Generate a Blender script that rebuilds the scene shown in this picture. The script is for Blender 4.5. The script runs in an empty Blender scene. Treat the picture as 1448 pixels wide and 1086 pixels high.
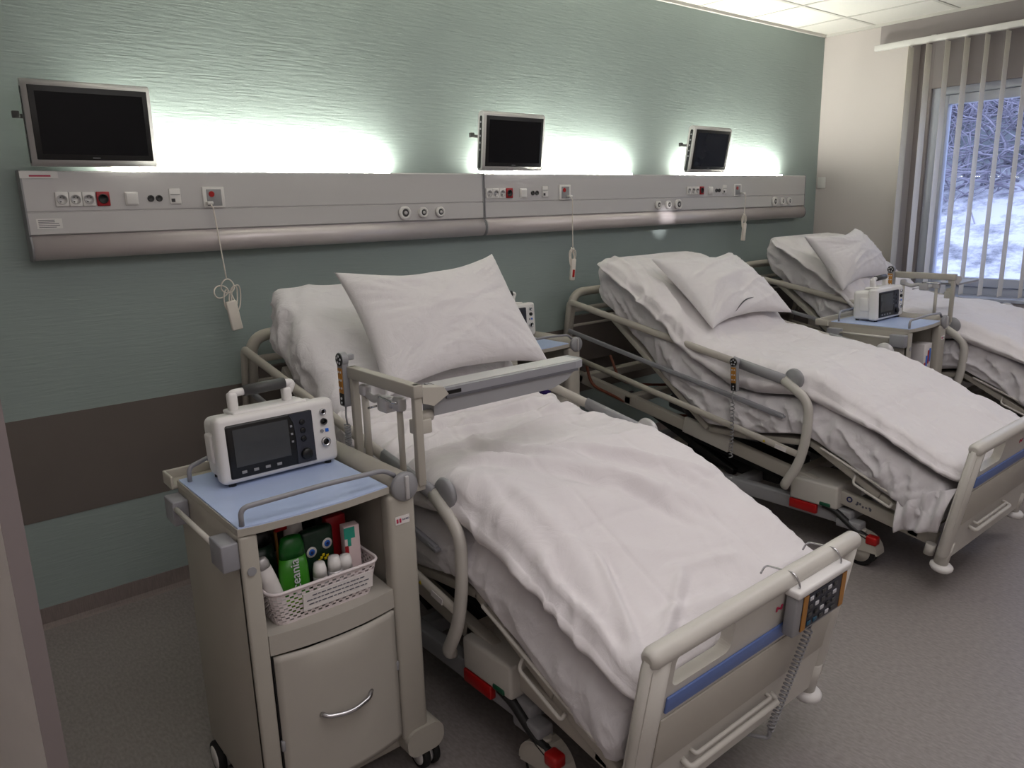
import bpy, bmesh, math, random
from mathutils import Vector, Matrix, noise
random.seed(7)
PI = math.pi
C = bpy.context.scene.collection
V = Vector

# ---------------------------------------------------------------- materials
def lin(c):
    return tuple(((v / 12.92) if v <= .04045 else ((v + .055) / 1.055) ** 2.4) for v in c)

def mat(name, rgb, rough=.5, metal=0, var=.04, scale=12, bump=0, bscale=200, spec=.5, sheen=0, stretch=(1, 1, 1), coat=0):
    m = bpy.data.materials.new(name); m.use_nodes = True
    nt = m.node_tree; b = nt.nodes['Principled BSDF']
    r, g, bl = lin(rgb)
    tc = nt.nodes.new('ShaderNodeTexCoord')
    mp = nt.nodes.new('ShaderNodeMapping'); mp.inputs['Scale'].default_value = stretch
    nt.links.new(tc.outputs['Object'], mp.inputs['Vector'])
    n = nt.nodes.new('ShaderNodeTexNoise'); n.inputs['Scale'].default_value = scale; n.inputs['Detail'].default_value = 3
    nt.links.new(mp.outputs['Vector'], n.inputs['Vector'])
    cr = nt.nodes.new('ShaderNodeValToRGB')
    cr.color_ramp.elements[0].position = .3; cr.color_ramp.elements[1].position = .7
    cr.color_ramp.elements[0].color = (r * (1 - var), g * (1 - var), bl * (1 - var), 1)
    cr.color_ramp.elements[1].color = (min(1, r * (1 + var)), min(1, g * (1 + var)), min(1, bl * (1 + var)), 1)
    nt.links.new(n.outputs['Fac'], cr.inputs['Fac']); nt.links.new(cr.outputs['Color'], b.inputs['Base Color'])
    b.inputs['Roughness'].default_value = rough; b.inputs['Metallic'].default_value = metal
    b.inputs['Specular IOR Level'].default_value = spec
    b.inputs['Sheen Weight'].default_value = sheen
    b.inputs['Coat Weight'].default_value = coat
    if bump:
        n2 = nt.nodes.new('ShaderNodeTexNoise'); n2.inputs['Scale'].default_value = bscale; n2.inputs['Detail'].default_value = 3
        nt.links.new(mp.outputs['Vector'], n2.inputs['Vector'])
        bp = nt.nodes.new('ShaderNodeBump'); bp.inputs['Strength'].default_value = bump; bp.inputs['Distance'].default_value = .01
        nt.links.new(n2.outputs['Fac'], bp.inputs['Height']); nt.links.new(bp.outputs['Normal'], b.inputs['Normal'])
    return m

def emat(name, rgb, s):
    m = bpy.data.materials.new(name); m.use_nodes = True
    nt = m.node_tree; nt.nodes.clear()
    e = nt.nodes.new('ShaderNodeEmission'); o = nt.nodes.new('ShaderNodeOutputMaterial')
    e.inputs['Color'].default_value = (*rgb, 1); e.inputs['Strength'].default_value = s
    nt.links.new(e.outputs[0], o.inputs[0]); return m

def glassmat(name, tint=(.93, .96, 1)):
    m = bpy.data.materials.new(name); m.use_nodes = True
    nt = m.node_tree; nt.nodes.clear()
    t = nt.nodes.new('ShaderNodeBsdfTransparent'); g = nt.nodes.new('ShaderNodeBsdfGlossy'); mx = nt.nodes.new('ShaderNodeMixShader')
    lw = nt.nodes.new('ShaderNodeLayerWeight'); lw.inputs['Blend'].default_value = .15
    o = nt.nodes.new('ShaderNodeOutputMaterial'); t.inputs[0].default_value = (*tint, 1); g.inputs['Roughness'].default_value = .02
    nt.links.new(lw.outputs['Fresnel'], mx.inputs[0]); nt.links.new(t.outputs[0], mx.inputs[1]); nt.links.new(g.outputs[0], mx.inputs[2])
    nt.links.new(mx.outputs[0], o.inputs[0]); return m

M = dict(
    green=mat('green_wall_vinyl', (.585, .635, .622), .62, var=.02, scale=3, spec=.25),
    band=mat('taupe_band', (.425, .395, .375), .6, var=.03, scale=5, spec=.25),
    white_wall=mat('white_wall_paint', (.80, .77, .76), .8, var=.01, scale=2, bump=.08, bscale=300),
    lintel=mat('lintel_darkened', (.60, .57, .57), .8, var=.02, scale=2),  # darker than the wall: backlit shade of the window recess put into the colour
    ceil=mat('ceiling_tile', (.90, .89, .87), .9, var=.015, scale=60, bump=.1, bscale=400),
    tbar=mat('ceiling_bar', (.80, .79, .77), .5, var=.01),
    jamb=mat('jamb_paint', (.93, .91, .89), .6, var=.02),
    jamb_shade=mat('jamb_shaded_side', (.55, .51, .51), .6, var=.02),  # jamb paint again, darkened in colour for its shaded side
    base=mat('skirting_vinyl', (.51, .465, .45), .6, var=.12, scale=60, stretch=(6, 1, .4)),
    floor=mat('grey_vinyl_floor', (.54, .513, .505), .42, var=.17, scale=110, bump=.03, bscale=80, stretch=(1, .4, 1)),
    beige=mat('beige_powder_coat', (.71, .69, .65), .42, var=.015, spec=.4),
    beige_lt=mat('light_beige_plastic', (.78, .765, .735), .38, var=.012, spec=.45),
    greige=mat('grey_plastic', (.56, .56, .57), .42, var=.02),
    dgrey=mat('dark_grey_metal', (.25, .25, .25), .45, var=.05),
    ddark=mat('black_underframe', (.07, .07, .072), .5, var=.1),
    cab=mat('cabinet_beige', (.655, .635, .595), .48, var=.012, spec=.35),
    cabdoor=mat('cabinet_door_beige', (.67, .65, .615), .45, var=.012, spec=.35),
    rod=mat('grey_painted_rod', (.55, .55, .57), .35, var=.02),
    blue=mat('blue_laminate', (.70, .765, .90), .3, var=.02, scale=20, spec=.5),
    stripe=mat('blue_stripe', (.38, .47, .70), .4, var=.02),
    panel=mat('anodised_panel', (.77, .76, .76), .45, metal=.1, var=.02, scale=8, stretch=(.1, 1, 1)),
    lip=mat('anodised_lip', (.80, .77, .77), .33, metal=.3, var=.02, scale=8, stretch=(.05, 1, 1)),
    groove=mat('panel_groove', (.36, .36, .38), .5),
    white=mat('white_plastic', (.88, .87, .86), .35, var=.01),
    black=mat('black_plastic', (.035, .035, .04), .35, var=.1),
    screen=mat('dark_screen', (.09, .09, .10), .25, var=.03, spec=.12),
    lcd=mat('grey_lcd', (.24, .25, .26), .15, var=.04, spec=.6),
    silver=mat('silver_plastic', (.74, .73, .73), .32, metal=.3, var=.01),
    red=mat('red_plastic', (.60, .05, .10), .4, var=.03),
    redl=mat('red_reflector', (.66, .07, .07), .3, var=.08),
    greenp=mat('green_pedal_pad', (.03, .30, .2), .4),
    orange=mat('orange_keys', (.66, .45, .17), .45, var=.03),
    teal=mat('teal_key', (.12, .32, .42), .45),
    keyw=mat('pale_key', (.78, .78, .80), .4),
    keyb=mat('slate_keypad', (.17, .18, .22), .45),
    cord=mat('cream_cord', (.90, .87, .83), .5),
    chrome=mat('chrome', (.75, .75, .76), .18, metal=1),
    rubber=mat('rubber', (.05, .05, .05), .7),
    slat=mat('cream_blind_fabric', (.88, .86, .82), .8, var=.02, scale=60, bump=.1),
    pvc=mat('white_pvc', (.80, .82, .87), .35, var=.01),
    redpipe=mat('brown_hose', (.42, .20, .12), .5),
    text=mat('dark_print', (.36, .36, .40), .6), navy=mat('navy_print', (.12, .14, .35), .6), pinkp=mat('crimson_print', (.70, .15, .30), .6),
    bottle_green=mat('green_bottle', (.20, .50, .10), .3, var=.12, scale=30),
    cap_green=mat('green_cap', (.02, .34, .08), .35),
    dark_green=mat('dark_green_pack', (.03, .16, .10), .35, var=.35, scale=40),
    label_lime=mat('lime_label', (.45, .66, .12), .35),
    paper=mat('white_paper', (.85, .83, .82), .8),
    pinkw=mat('pale_pink_box', (.86, .78, .78), .5), tealp=mat('teal_print', (.15, .60, .52), .5),
    yellow=mat('yellow_print', (.85, .75, .1), .5), bluep=mat('blue_print', (.12, .40, .80), .5), purple=mat('purple_plastic', (.20, .14, .42), .4, var=.2),
    basket=mat('white_basket', (.86, .82, .82), .45, var=.01),
    bark=mat('twig_bark', (.62, .60, .64), .9, var=.45, scale=3),
)

def green_wall_mat():
    m = M['green']; nt = m.node_tree; b = nt.nodes['Principled BSDF']
    tc = nt.nodes.new('ShaderNodeTexCoord'); mp = nt.nodes.new('ShaderNodeMapping')
    mp.inputs['Scale'].default_value = (5, 1, 60)
    w = nt.nodes.new('ShaderNodeTexNoise'); w.inputs['Scale'].default_value = 1.6; w.inputs['Detail'].default_value = 2; w.inputs['Distortion'].default_value = .5
    bp = nt.nodes.new('ShaderNodeBump'); bp.inputs['Strength'].default_value = .28; bp.inputs['Distance'].default_value = .0045
    nt.links.new(tc.outputs['Object'], mp.inputs['Vector']); nt.links.new(mp.outputs['Vector'], w.inputs['Vector'])
    nt.links.new(w.outputs['Fac'], bp.inputs['Height']); nt.links.new(bp.outputs['Normal'], b.inputs['Normal'])
green_wall_mat()

def fabric(name, rgb, sc=1.0):
    m = mat(name, rgb, .85, var=.012, scale=4, spec=.15, sheen=.25)
    nt = m.node_tree; b = nt.nodes['Principled BSDF']
    tc = nt.nodes.new('ShaderNodeTexCoord'); mp = nt.nodes.new('ShaderNodeMapping'); mp.inputs['Scale'].default_value = (1.0, 2.2, 1.6)
    mp.inputs['Rotation'].default_value = (0, 0, .6)
    a = nt.nodes.new('ShaderNodeTexNoise'); a.inputs['Scale'].default_value = 5 * sc; a.inputs['Detail'].default_value = 5; a.inputs['Distortion'].default_value = 1.3; a.inputs['Roughness'].default_value = .55
    w = nt.nodes.new('ShaderNodeTexNoise'); w.inputs['Scale'].default_value = 600
    b1 = nt.nodes.new('ShaderNodeBump'); b1.inputs['Strength'].default_value = .35; b1.inputs['Distance'].default_value = .02
    b2 = nt.nodes.new('ShaderNodeBump'); b2.inputs['Strength'].default_value = .08; b2.inputs['Distance'].default_value = .002
    nt.links.new(tc.outputs['Object'], mp.inputs['Vector']); nt.links.new(mp.outputs['Vector'], a.inputs['Vector']); nt.links.new(tc.outputs['Object'], w.inputs['Vector'])
    nt.links.new(a.outputs['Fac'], b1.inputs['Height']); nt.links.new(w.outputs['Fac'], b2.inputs['Height'])
    nt.links.new(b1.outputs['Normal'], b2.inputs['Normal']); nt.links.new(b2.outputs['Normal'], b.inputs['Normal'])
    return m
M['duvet'] = fabric('white_duvet_cotton', (.87, .85, .855))
M['sheet'] = fabric('white_sheet_cotton', (.85, .835, .845), 1.5)
M['pillow'] = fabric('white_pillow_cotton', (.88, .865, .87), 1.3)

# ---------------------------------------------------------------- mesh builder
def rpath(pts, r=.03, n=6, closed=False):
    """polyline with rounded corners"""
    P = [V(p) for p in pts]; out = []
    N = len(P)
    for i, p in enumerate(P):
        if not closed and i in (0, N - 1): out.append(p); continue
        a, b = P[i - 1], P[(i + 1) % N]
        da, db = (a - p), (b - p); q = min(r, da.length * .48, db.length * .48)
        s, e = p + da.normalized() * q, p + db.normalized() * q
        for k in range(n + 1):
            t = k / n; out.append(s * (1 - t) ** 2 + p * 2 * t * (1 - t) + e * t * t)
    return out

class MB:
    def __init__(s, m=None): s.bm = bmesh.new(); s.m = m or Matrix(); s.mi = 0
    def _fin(s, verts, faces, m=None, smooth=False):
        mm = s.m @ m if m else s.m
        for v in verts: v.co = mm @ v.co
        for f in faces:
            f.material_index = s.mi
            if smooth: f.smooth = True
    def box(s, a, b, bev=0, seg=2, m=None):
        r = bmesh.ops.create_cube(s.bm, size=1); vs = r['verts']
        a, b = V(a), V(b); c = (a + b) / 2; d = b - a
        for v in vs: v.co = V((v.co.x * d.x, v.co.y * d.y, v.co.z * d.z)) + c
        fs = set(f for v in vs for f in v.link_faces)
        if bev:
            es = set(e for v in vs for e in v.link_edges)
            q = bmesh.ops.bevel(s.bm, geom=list(es), offset=min(bev, min(abs(x) for x in d) * .49), segments=seg, profile=.5, affect='EDGES')
            vs = set(); fs = set(f for f in fs if f.is_valid) | set(q['faces'])
            # gather connected
            st = [next(iter(fs))]; seen = set(st)
            while st:
                f = st.pop()
                for e in f.edges:
                    for g in e.link_faces:
                        if g not in seen: seen.add(g); st.append(g)
            fs = seen; vs = set(v for f in fs for v in f.verts)
        s._fin(vs, fs, m, smooth=bool(bev)); return s
    def cyl(s, p0, p1, r, r1=None, n=20, m=None, cap=True):
        p0, p1 = V(p0), V(p1); d = p1 - p0; r1 = r if r1 is None else r1
        q = d.to_track_quat('Z', 'Y').to_matrix().to_4x4(); q.translation = p0
        A = [s.bm.verts.new(q @ V((r * math.cos(2 * PI * k / n), r * math.sin(2 * PI * k / n), 0))) for k in range(n)]
        B = [s.bm.verts.new(q @ V((r1 * math.cos(2 * PI * k / n), r1 * math.sin(2 * PI * k / n), d.length))) for k in range(n)]
        fs = [s.bm.faces.new((A[k], A[(k + 1) % n], B[(k + 1) % n], B[k])) for k in range(n)]
        for f in fs: f.smooth = True
        cf = []
        if cap: cf = [s.bm.faces.new(A[::-1]), s.bm.faces.new(B)]
        s._fin(A + B, fs + cf, m); return s
    def tube(s, pts, r, n=12, m=None, closed=False, sx=1, sy=1):
        P = [V(p) for p in pts]; N = len(P); rings = []
        up = None
        for i, p in enumerate(P):
            if closed: t = (P[(i + 1) % N] - P[i - 1])
            else: t = P[min(i + 1, N - 1)] - P[max(i - 1, 0)]
            if t.length < 1e-9: t = V((0, 0, 1))
            t.normalize()
            if up is None:
                up = V((0, 0, 1)) if abs(t.z) < .9 else V((0, 1, 0))
            x = t.cross(up).normalized(); up = x.cross(t).normalized()
            rr = r[i] if isinstance(r, (list, tuple)) else r
            rings.append([s.bm.verts.new(p + (x * math.cos(2 * PI * k / n) * sx + up * math.sin(2 * PI * k / n) * sy) * rr) for k in range(n)])
        fs = []
        for i in range(N if closed else N - 1):
            A, B = rings[i], rings[(i + 1) % N]
            for k in range(n): fs.append(s.bm.faces.new((A[k], A[(k + 1) % n], B[(k + 1) % n], B[k])))
        cf = [] if closed else [s.bm.faces.new(rings[0][::-1]), s.bm.faces.new(rings[-1])]
        for f in fs: f.smooth = True
        s._fin([v for R in rings for v in R], fs + cf, m); return s
    def lathe(s, prof, n=24, m=None):
        """profile [(r,z)] about z"""
        rings = []
        for r, z in prof:
            rings.append([s.bm.verts.new((max(r, 1e-4) * math.cos(2 * PI * k / n), max(r, 1e-4) * math.sin(2 * PI * k / n), z)) for k in range(n)])
        fs = []
        for A, B in zip(rings, rings[1:]):
            for k in range(n): fs.append(s.bm.faces.new((A[k], A[(k + 1) % n], B[(k + 1) % n], B[k])))
        for f in fs: f.smooth = True
        cf = [s.bm.faces.new(rings[0][::-1]), s.bm.faces.new(rings[-1])]
        s._fin([v for R in rings for v in R], fs + cf, m); return s
    def prism(s, poly, x0, x1, axis='x', m=None, smooth=False):
        """extrude 2d polygon; axis x: poly=(y,z); y: (x,z); z: (x,y)"""
        def P(p, t):
            return {'x': (t, p[0], p[1]), 'y': (p[0], t, p[1]), 'z': (p[0], p[1], t)}[axis]
        A = [s.bm.verts.new(P(p, x0)) for p in poly]; B = [s.bm.verts.new(P(p, x1)) for p in poly]; n = len(poly)
        fs = [s.bm.faces.new((A[k], A[(k + 1) % n], B[(k + 1) % n], B[k])) for k in range(n)]
        if smooth:
            for f in fs: f.smooth = True
        cf = [s.bm.faces.new(A[::-1]), s.bm.faces.new(B)]
        s._fin(A + B, fs + cf, m); return s
    def holed(s, outer, holes, t0, t1, m=None):
        """plate in xz with holes, thickness along y (t0..t1); loops of (x,z)"""
        tmp = bmesh.new(); edges = []
        for loop in [outer] + holes:
            vs = [tmp.verts.new((p[0], t0, p[1])) for p in loop]
            for k in range(len(vs)): edges.append(tmp.edges.new((vs[k], vs[(k + 1) % len(vs)])))
        bmesh.ops.triangle_fill(tmp, use_beauty=True, use_dissolve=False, edges=edges)
        r = bmesh.ops.extrude_face_region(tmp, geom=list(tmp.faces))
        for v in [g for g in r['geom'] if isinstance(g, bmesh.types.BMVert)]: v.co.y = t1
        me = bpy.data.meshes.new('t'); tmp.to_mesh(me); tmp.free()
        before = set(s.bm.verts); s.bm.from_mesh(me); bpy.data.meshes.remove(me)
        vs = [v for v in s.bm.verts if v not in before]
        fs = set(f for v in vs for f in v.link_faces); s._fin(vs, fs, m); return s
    def build(s, name, mats, parent=None, loc=None, **kw):
        bmesh.ops.recalc_face_normals(s.bm, faces=s.bm.faces)
        me = bpy.data.meshes.new(name)
        if loc is not None:
            L = V(loc)
            for v in s.bm.verts: v.co -= L
        s.bm.to_mesh(me); s.bm.free()
        if not isinstance(mats, (list, tuple)): mats = [mats]
        for q in mats: me.materials.append(M[q] if isinstance(q, str) else q)
        o = bpy.data.objects.new(name, me); C.objects.link(o)
        if loc is not None: o.location = loc
        if parent: o.parent = parent
        for k, v in kw.items(): o[k] = v
        return o

def rrect(x0, z0, x1, z1, r, n=6):
    out = []
    for cx, cz, a0 in ((x1 - r, z1 - r, 0), (x0 + r, z1 - r, PI / 2), (x0 + r, z0 + r, PI), (x1 - r, z0 + r, 1.5 * PI)):
        for k in range(n + 1):
            a = a0 + PI / 2 * k / n; out.append((cx + r * math.cos(a), cz + r * math.sin(a)))
    return out

def thing(name, label, cat, loc=(0, 0, 0), rotz=0, group=None):
    o = bpy.data.objects.new(name, None); C.objects.link(o); o.empty_display_size = .1
    o.location = loc; o.rotation_euler = (0, 0, rotz); o['label'] = label; o['category'] = cat
    if group: o['group'] = group
    return o
def tag(o, label, cat, group=None):
    o['label'] = label; o['category'] = cat
    if group: o['group'] = group
    return o
def struct(o): o['kind'] = 'structure'; return o

def text(name, s, size, m, mw, parent=None, ext=.0004, align='CENTER'):
    cu = bpy.data.curves.new(name, 'FONT'); cu.body = s; cu.size = size; cu.extrude = ext; cu.align_x = align; cu.align_y = 'CENTER'
    t = bpy.data.objects.new('tmp', cu); C.objects.link(t)
    dg = bpy.context.evaluated_depsgraph_get(); me = bpy.data.meshes.new_from_object(t.evaluated_get(dg))
    bpy.data.objects.remove(t); me.transform(mw); me.materials.clear(); me.materials.append(M[m])
    o = bpy.data.objects.new(name, me); C.objects.link(o)
    if parent: o.parent = parent
    return o
# text facing -y:  local (x,y)->(x,z)
FACE_Y = Matrix.Rotation(PI / 2, 4, 'X')
def T(x, y, z): return Matrix.Translation((x, y, z))

# ---------------------------------------------------------------- room
XR, ZC = 6.2, 2.93
b = MB(); b.box((-1.3, -5.2, -.05), (XR + .3, .1, 0)); struct(b.build('floor', 'floor'))
b = MB(); b.box((-1.3, 0, 0), (XR + .3, .1, 3.1)); struct(b.build('wall_back', 'green'))
b = MB(); b.box((-1.3, -5.2, ZC), (XR + .3, .1, ZC + .06)); struct(b.build('ceiling', 'ceil'))
b = MB()
for k in range(-2, 9): b.box((5.74 - .6 * k - .012, -5.2, ZC - .004), (5.74 - .6 * k + .012, 0, ZC))
for k in range(0, 9): b.box((-1.3, -.41 - .6 * k - .012, ZC - .0045), (XR, -.41 - .6 * k + .012, ZC))
struct(b.build('trim_1', 'tbar'))
b = MB(); b.box((-1.3, -.02, ZC - .02), (XR, 0, ZC)); b.box((XR - .02, -5.2, ZC - .02), (XR, 0, ZC)); struct(b.build('trim_2', 'tbar'))
b = MB(); b.box((-1.3, -.003, .46), (XR, 0, .888)); struct(b.build('trim_3', 'band'))
b = MB(); b.prism([(0, 0), (-.02, 0), (-.012, .006), (-.006, .02), (-.006, .087), (0, .087)], -1.3, XR, 'x'); struct(b.build('baseboard_back', 'base'))
b = MB(); b.box((XR - .006, -5.2, 0), (XR, -.02, .087)); struct(b.build('baseboard_right', 'base'))
# right wall with recess, window hole
b = MB()
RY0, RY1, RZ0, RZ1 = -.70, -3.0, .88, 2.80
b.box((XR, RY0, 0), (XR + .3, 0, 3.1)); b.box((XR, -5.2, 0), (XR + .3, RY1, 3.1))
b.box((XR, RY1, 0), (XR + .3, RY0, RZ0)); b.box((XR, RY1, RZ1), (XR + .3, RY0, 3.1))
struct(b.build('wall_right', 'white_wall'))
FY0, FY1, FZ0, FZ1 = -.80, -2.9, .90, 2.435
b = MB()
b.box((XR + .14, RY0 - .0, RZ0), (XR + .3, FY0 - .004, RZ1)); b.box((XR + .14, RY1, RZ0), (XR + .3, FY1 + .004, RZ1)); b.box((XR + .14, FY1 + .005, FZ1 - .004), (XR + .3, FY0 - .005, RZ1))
struct(b.build('trim_4', 'lintel'))  # wall around the frame, its backlit shade held in the darker colour
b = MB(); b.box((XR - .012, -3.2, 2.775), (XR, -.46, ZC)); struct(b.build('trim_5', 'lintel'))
b = MB(); b.box((-1.3, -5.3, 0), (XR + .3, -5.2, 3.1)); struct(b.build('wall_front', 'white_wall'))
b = MB(); b.box((-1.4, -5.2, 0), (-1.3, .1, 3.1)); struct(b.build('wall_left', 'white_wall'))
# jamb at the left edge of the view; its shaded side is a darker strip
b = MB(); b.box((.112, -1.50, 0), (.155, -1.497, 2.3)); struct(b.build('trim_6', 'jamb_shade'))
b = MB(); b.prism([(.112, -1.4985), (.153, -1.4965), (.153, -1.42), (.02, -1.05), (-.03, -1.05)], 0, 2.3, 'z'); 
o = struct(b.build('door_1', 'jamb'))

# window
W = bpy.data.objects.new('window_1', None); C.objects.link(W); W.location = (XR + .2, -1.85, 0); W['kind'] = 'structure'
lx = XR + .2; ly = -1.85
b = MB(T(-lx, -ly, 0))
X0, X1 = XR + .17, XR + .25
for (y0, y1, z0, z1) in ((FY0 - .06, FY0, FZ0, FZ1), (FY1, FY1 + .06, FZ0, FZ1), (FY1 + .061, FY0 - .061, FZ0, FZ0 + .06), (FY1 + .061, FY0 - .061, FZ1 - .06, FZ1), (-1.86, -1.80, FZ0 + .061, FZ1 - .061)):
    b.box((X0, y0, z0), (X1, y1, z1), .006)
b.build('window_frame', 'pvc', W)
b = MB(T(-lx, -ly, 0))
for (ya, yb) in ((FY0 - .065, -1.80), (-1.86, FY1 + .065)):
    z0, z1 = FZ0 + .065, FZ1 - .065
    for (y0, y1, za, zb) in ((ya - .065, ya, z0, z1), (yb, yb + .065, z0, z1), (yb + .066, ya - .066, z0, z0 + .065), (yb + .066, ya - .066, z1 - .065, z1)):
        b.box((X0 - .02, min(y0, y1), za), (X1 - .02, max(y0, y1), zb), .006)
b.build('sash', 'pvc', W)
b = MB(T(-lx, -ly, 0)); b.box((X0 + .02, FY1 + .1, FZ0 + .1), (X0 + .026, FY0 - .1, FZ1 - .1)); 
M['glass'] = glassmat('window_glass'); b.build('pane', 'glass', W)
b = MB(T(-lx, -ly, 0)); b.box((XR - .03, RY1 - .02, RZ0 - .001), (XR + .17, RY0 + .0, RZ0 + .025), .005); b.build('window_sill', 'pvc', W)

# blind
B = thing('vertical_blind', 'cream vertical blind with open slats hanging before the window', 'blind', (6.1, -1.8, 2.74))
b = MB(); b.box((-.025, -1.35, -.02), (.025, 1.33, .022), .006); b.box((.0, .9, .01), (.09, .93, .03)); b.build('head_rail', 'white', B)
k = 0; y = -.735
while y > -3.05:
    ang = .10 + random.uniform(-.03, .03)
    b = MB(T(0, y + 1.8, 0) @ Matrix.Rotation(ang, 4, 'Z'))
    ztop, zbot = -.025, .93 - 2.74
    prof = [(-.06, .0), (-.03, .005), (0, .007), (.03, .005), (.06, .0)]
    pl = [(p[0], p[1]) for p in prof] + [(p[0], p[1] - .0012) for p in reversed(prof)]
    b.prism(pl, zbot, ztop, 'z'); b.build('slat', 'slat', B)
    y -= .127; k += 1

# outside
def hillz(x, y):
    t = x - 7.5
    z = -.3 + .30 * max(t, 0) + .9 / (1 + math.exp(-(t - 4.5 - y * .25) * 1.6)) + .25 * noise.noise(V((x * .5, y * .5, 3))) + .07 * noise.noise(V((x * 2, y * 2, 7)))
    return z
bm = bmesh.new(); G = 110
vs = [[bm.verts.new((6.9 + 19 * i / G, -9 + 20 * j / G, hillz(6.9 + 19 * i / G, -9 + 20 * j / G))) for j in range(G + 1)] for i in range(G + 1)]
for i in range(G):
    for j in range(G): bm.faces.new((vs[i][j], vs[i + 1][j], vs[i + 1][j + 1], vs[i][j + 1])).smooth = True
b = MB(); b.bm.free(); b.bm = bm
def snow_mat():
    m = bpy.data.materials.new('patchy_snow'); m.use_nodes = True; nt = m.node_tree; p = nt.nodes['Principled BSDF']
    tc = nt.nodes.new('ShaderNodeTexCoord'); n = nt.nodes.new('ShaderNodeTexNoise'); n.inputs['Scale'].default_value = 1.1; n.inputs['Detail'].default_value = 9; n.inputs['Roughness'].default_value = .72
    mp = nt.nodes.new('ShaderNodeMapping'); mp.inputs['Scale'].default_value = (1, 1, 2.5)
    cr = nt.nodes.new('ShaderNodeValToRGB'); e = cr.color_ramp.elements
    e[0].position = .34; e[0].color = (.14, .15, .16, 1); e[1].position = .52; e[1].color = (.78, .78, .82, 1)
    q = e.new(.42); q.color = (.42, .42, .45, 1)
    nt.links.new(tc.outputs['Object'], mp.inputs[0]); nt.links.new(mp.outputs[0], n.inputs['Vector']); nt.links.new(n.outputs['Fac'], cr.inputs[0]); 
    sp = nt.nodes.new('ShaderNodeSeparateXYZ'); mr = nt.nodes.new('ShaderNodeMapRange'); mr.inputs['From Min'].default_value = 1.55; mr.inputs['From Max'].default_value = 2.2; mr.inputs['To Max'].default_value = .85
    mx = nt.nodes.new('ShaderNodeMix'); mx.data_type = 'RGBA'; mx.inputs[7].default_value = (.09, .11, .11, 1)
    nt.links.new(tc.outputs['Object'], sp.inputs[0]); nt.links.new(sp.outputs['Z'], mr.inputs[0]); nt.links.new(mr.outputs[0], mx.inputs[0]); nt.links.new(cr.outputs[0], mx.inputs[6]); nt.links.new(mx.outputs[2], p.inputs['Base Color'])
    p.inputs['Roughness'].default_value = .9; return m
M['snow'] = snow_mat()
struct(b.build('ground', 'snow'))
b = MB()
for k in range(1150):
    x = random.uniform(12.3, 17); y = random.uniform(-2.5, 6.5); z = hillz(x, y)
    p = V((x, y, z)); d = V((random.uniform(-.5, .3), random.uniform(-.9, .9), random.uniform(.1, 1))).normalized(); pts = [p.copy()]; r0_ = random.uniform(.4, 1)
    for s_ in range(7):
        d = (d + V((random.uniform(-.35, .35), random.uniform(-.6, .6), random.uniform(-.5, .3)))).normalized(); p = p + d * random.uniform(.12, .38); pts.append(p.copy())
    b.tube(pts, [.020 * r0_ * (1 - .11 * i) for i in range(len(pts))], n=4)
o = b.build('bramble_thicket', 'bark'); tag(o, 'tangle of frosted bare twigs on the snowy bank outside', 'bushes'); o['kind'] = 'stuff'

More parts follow.
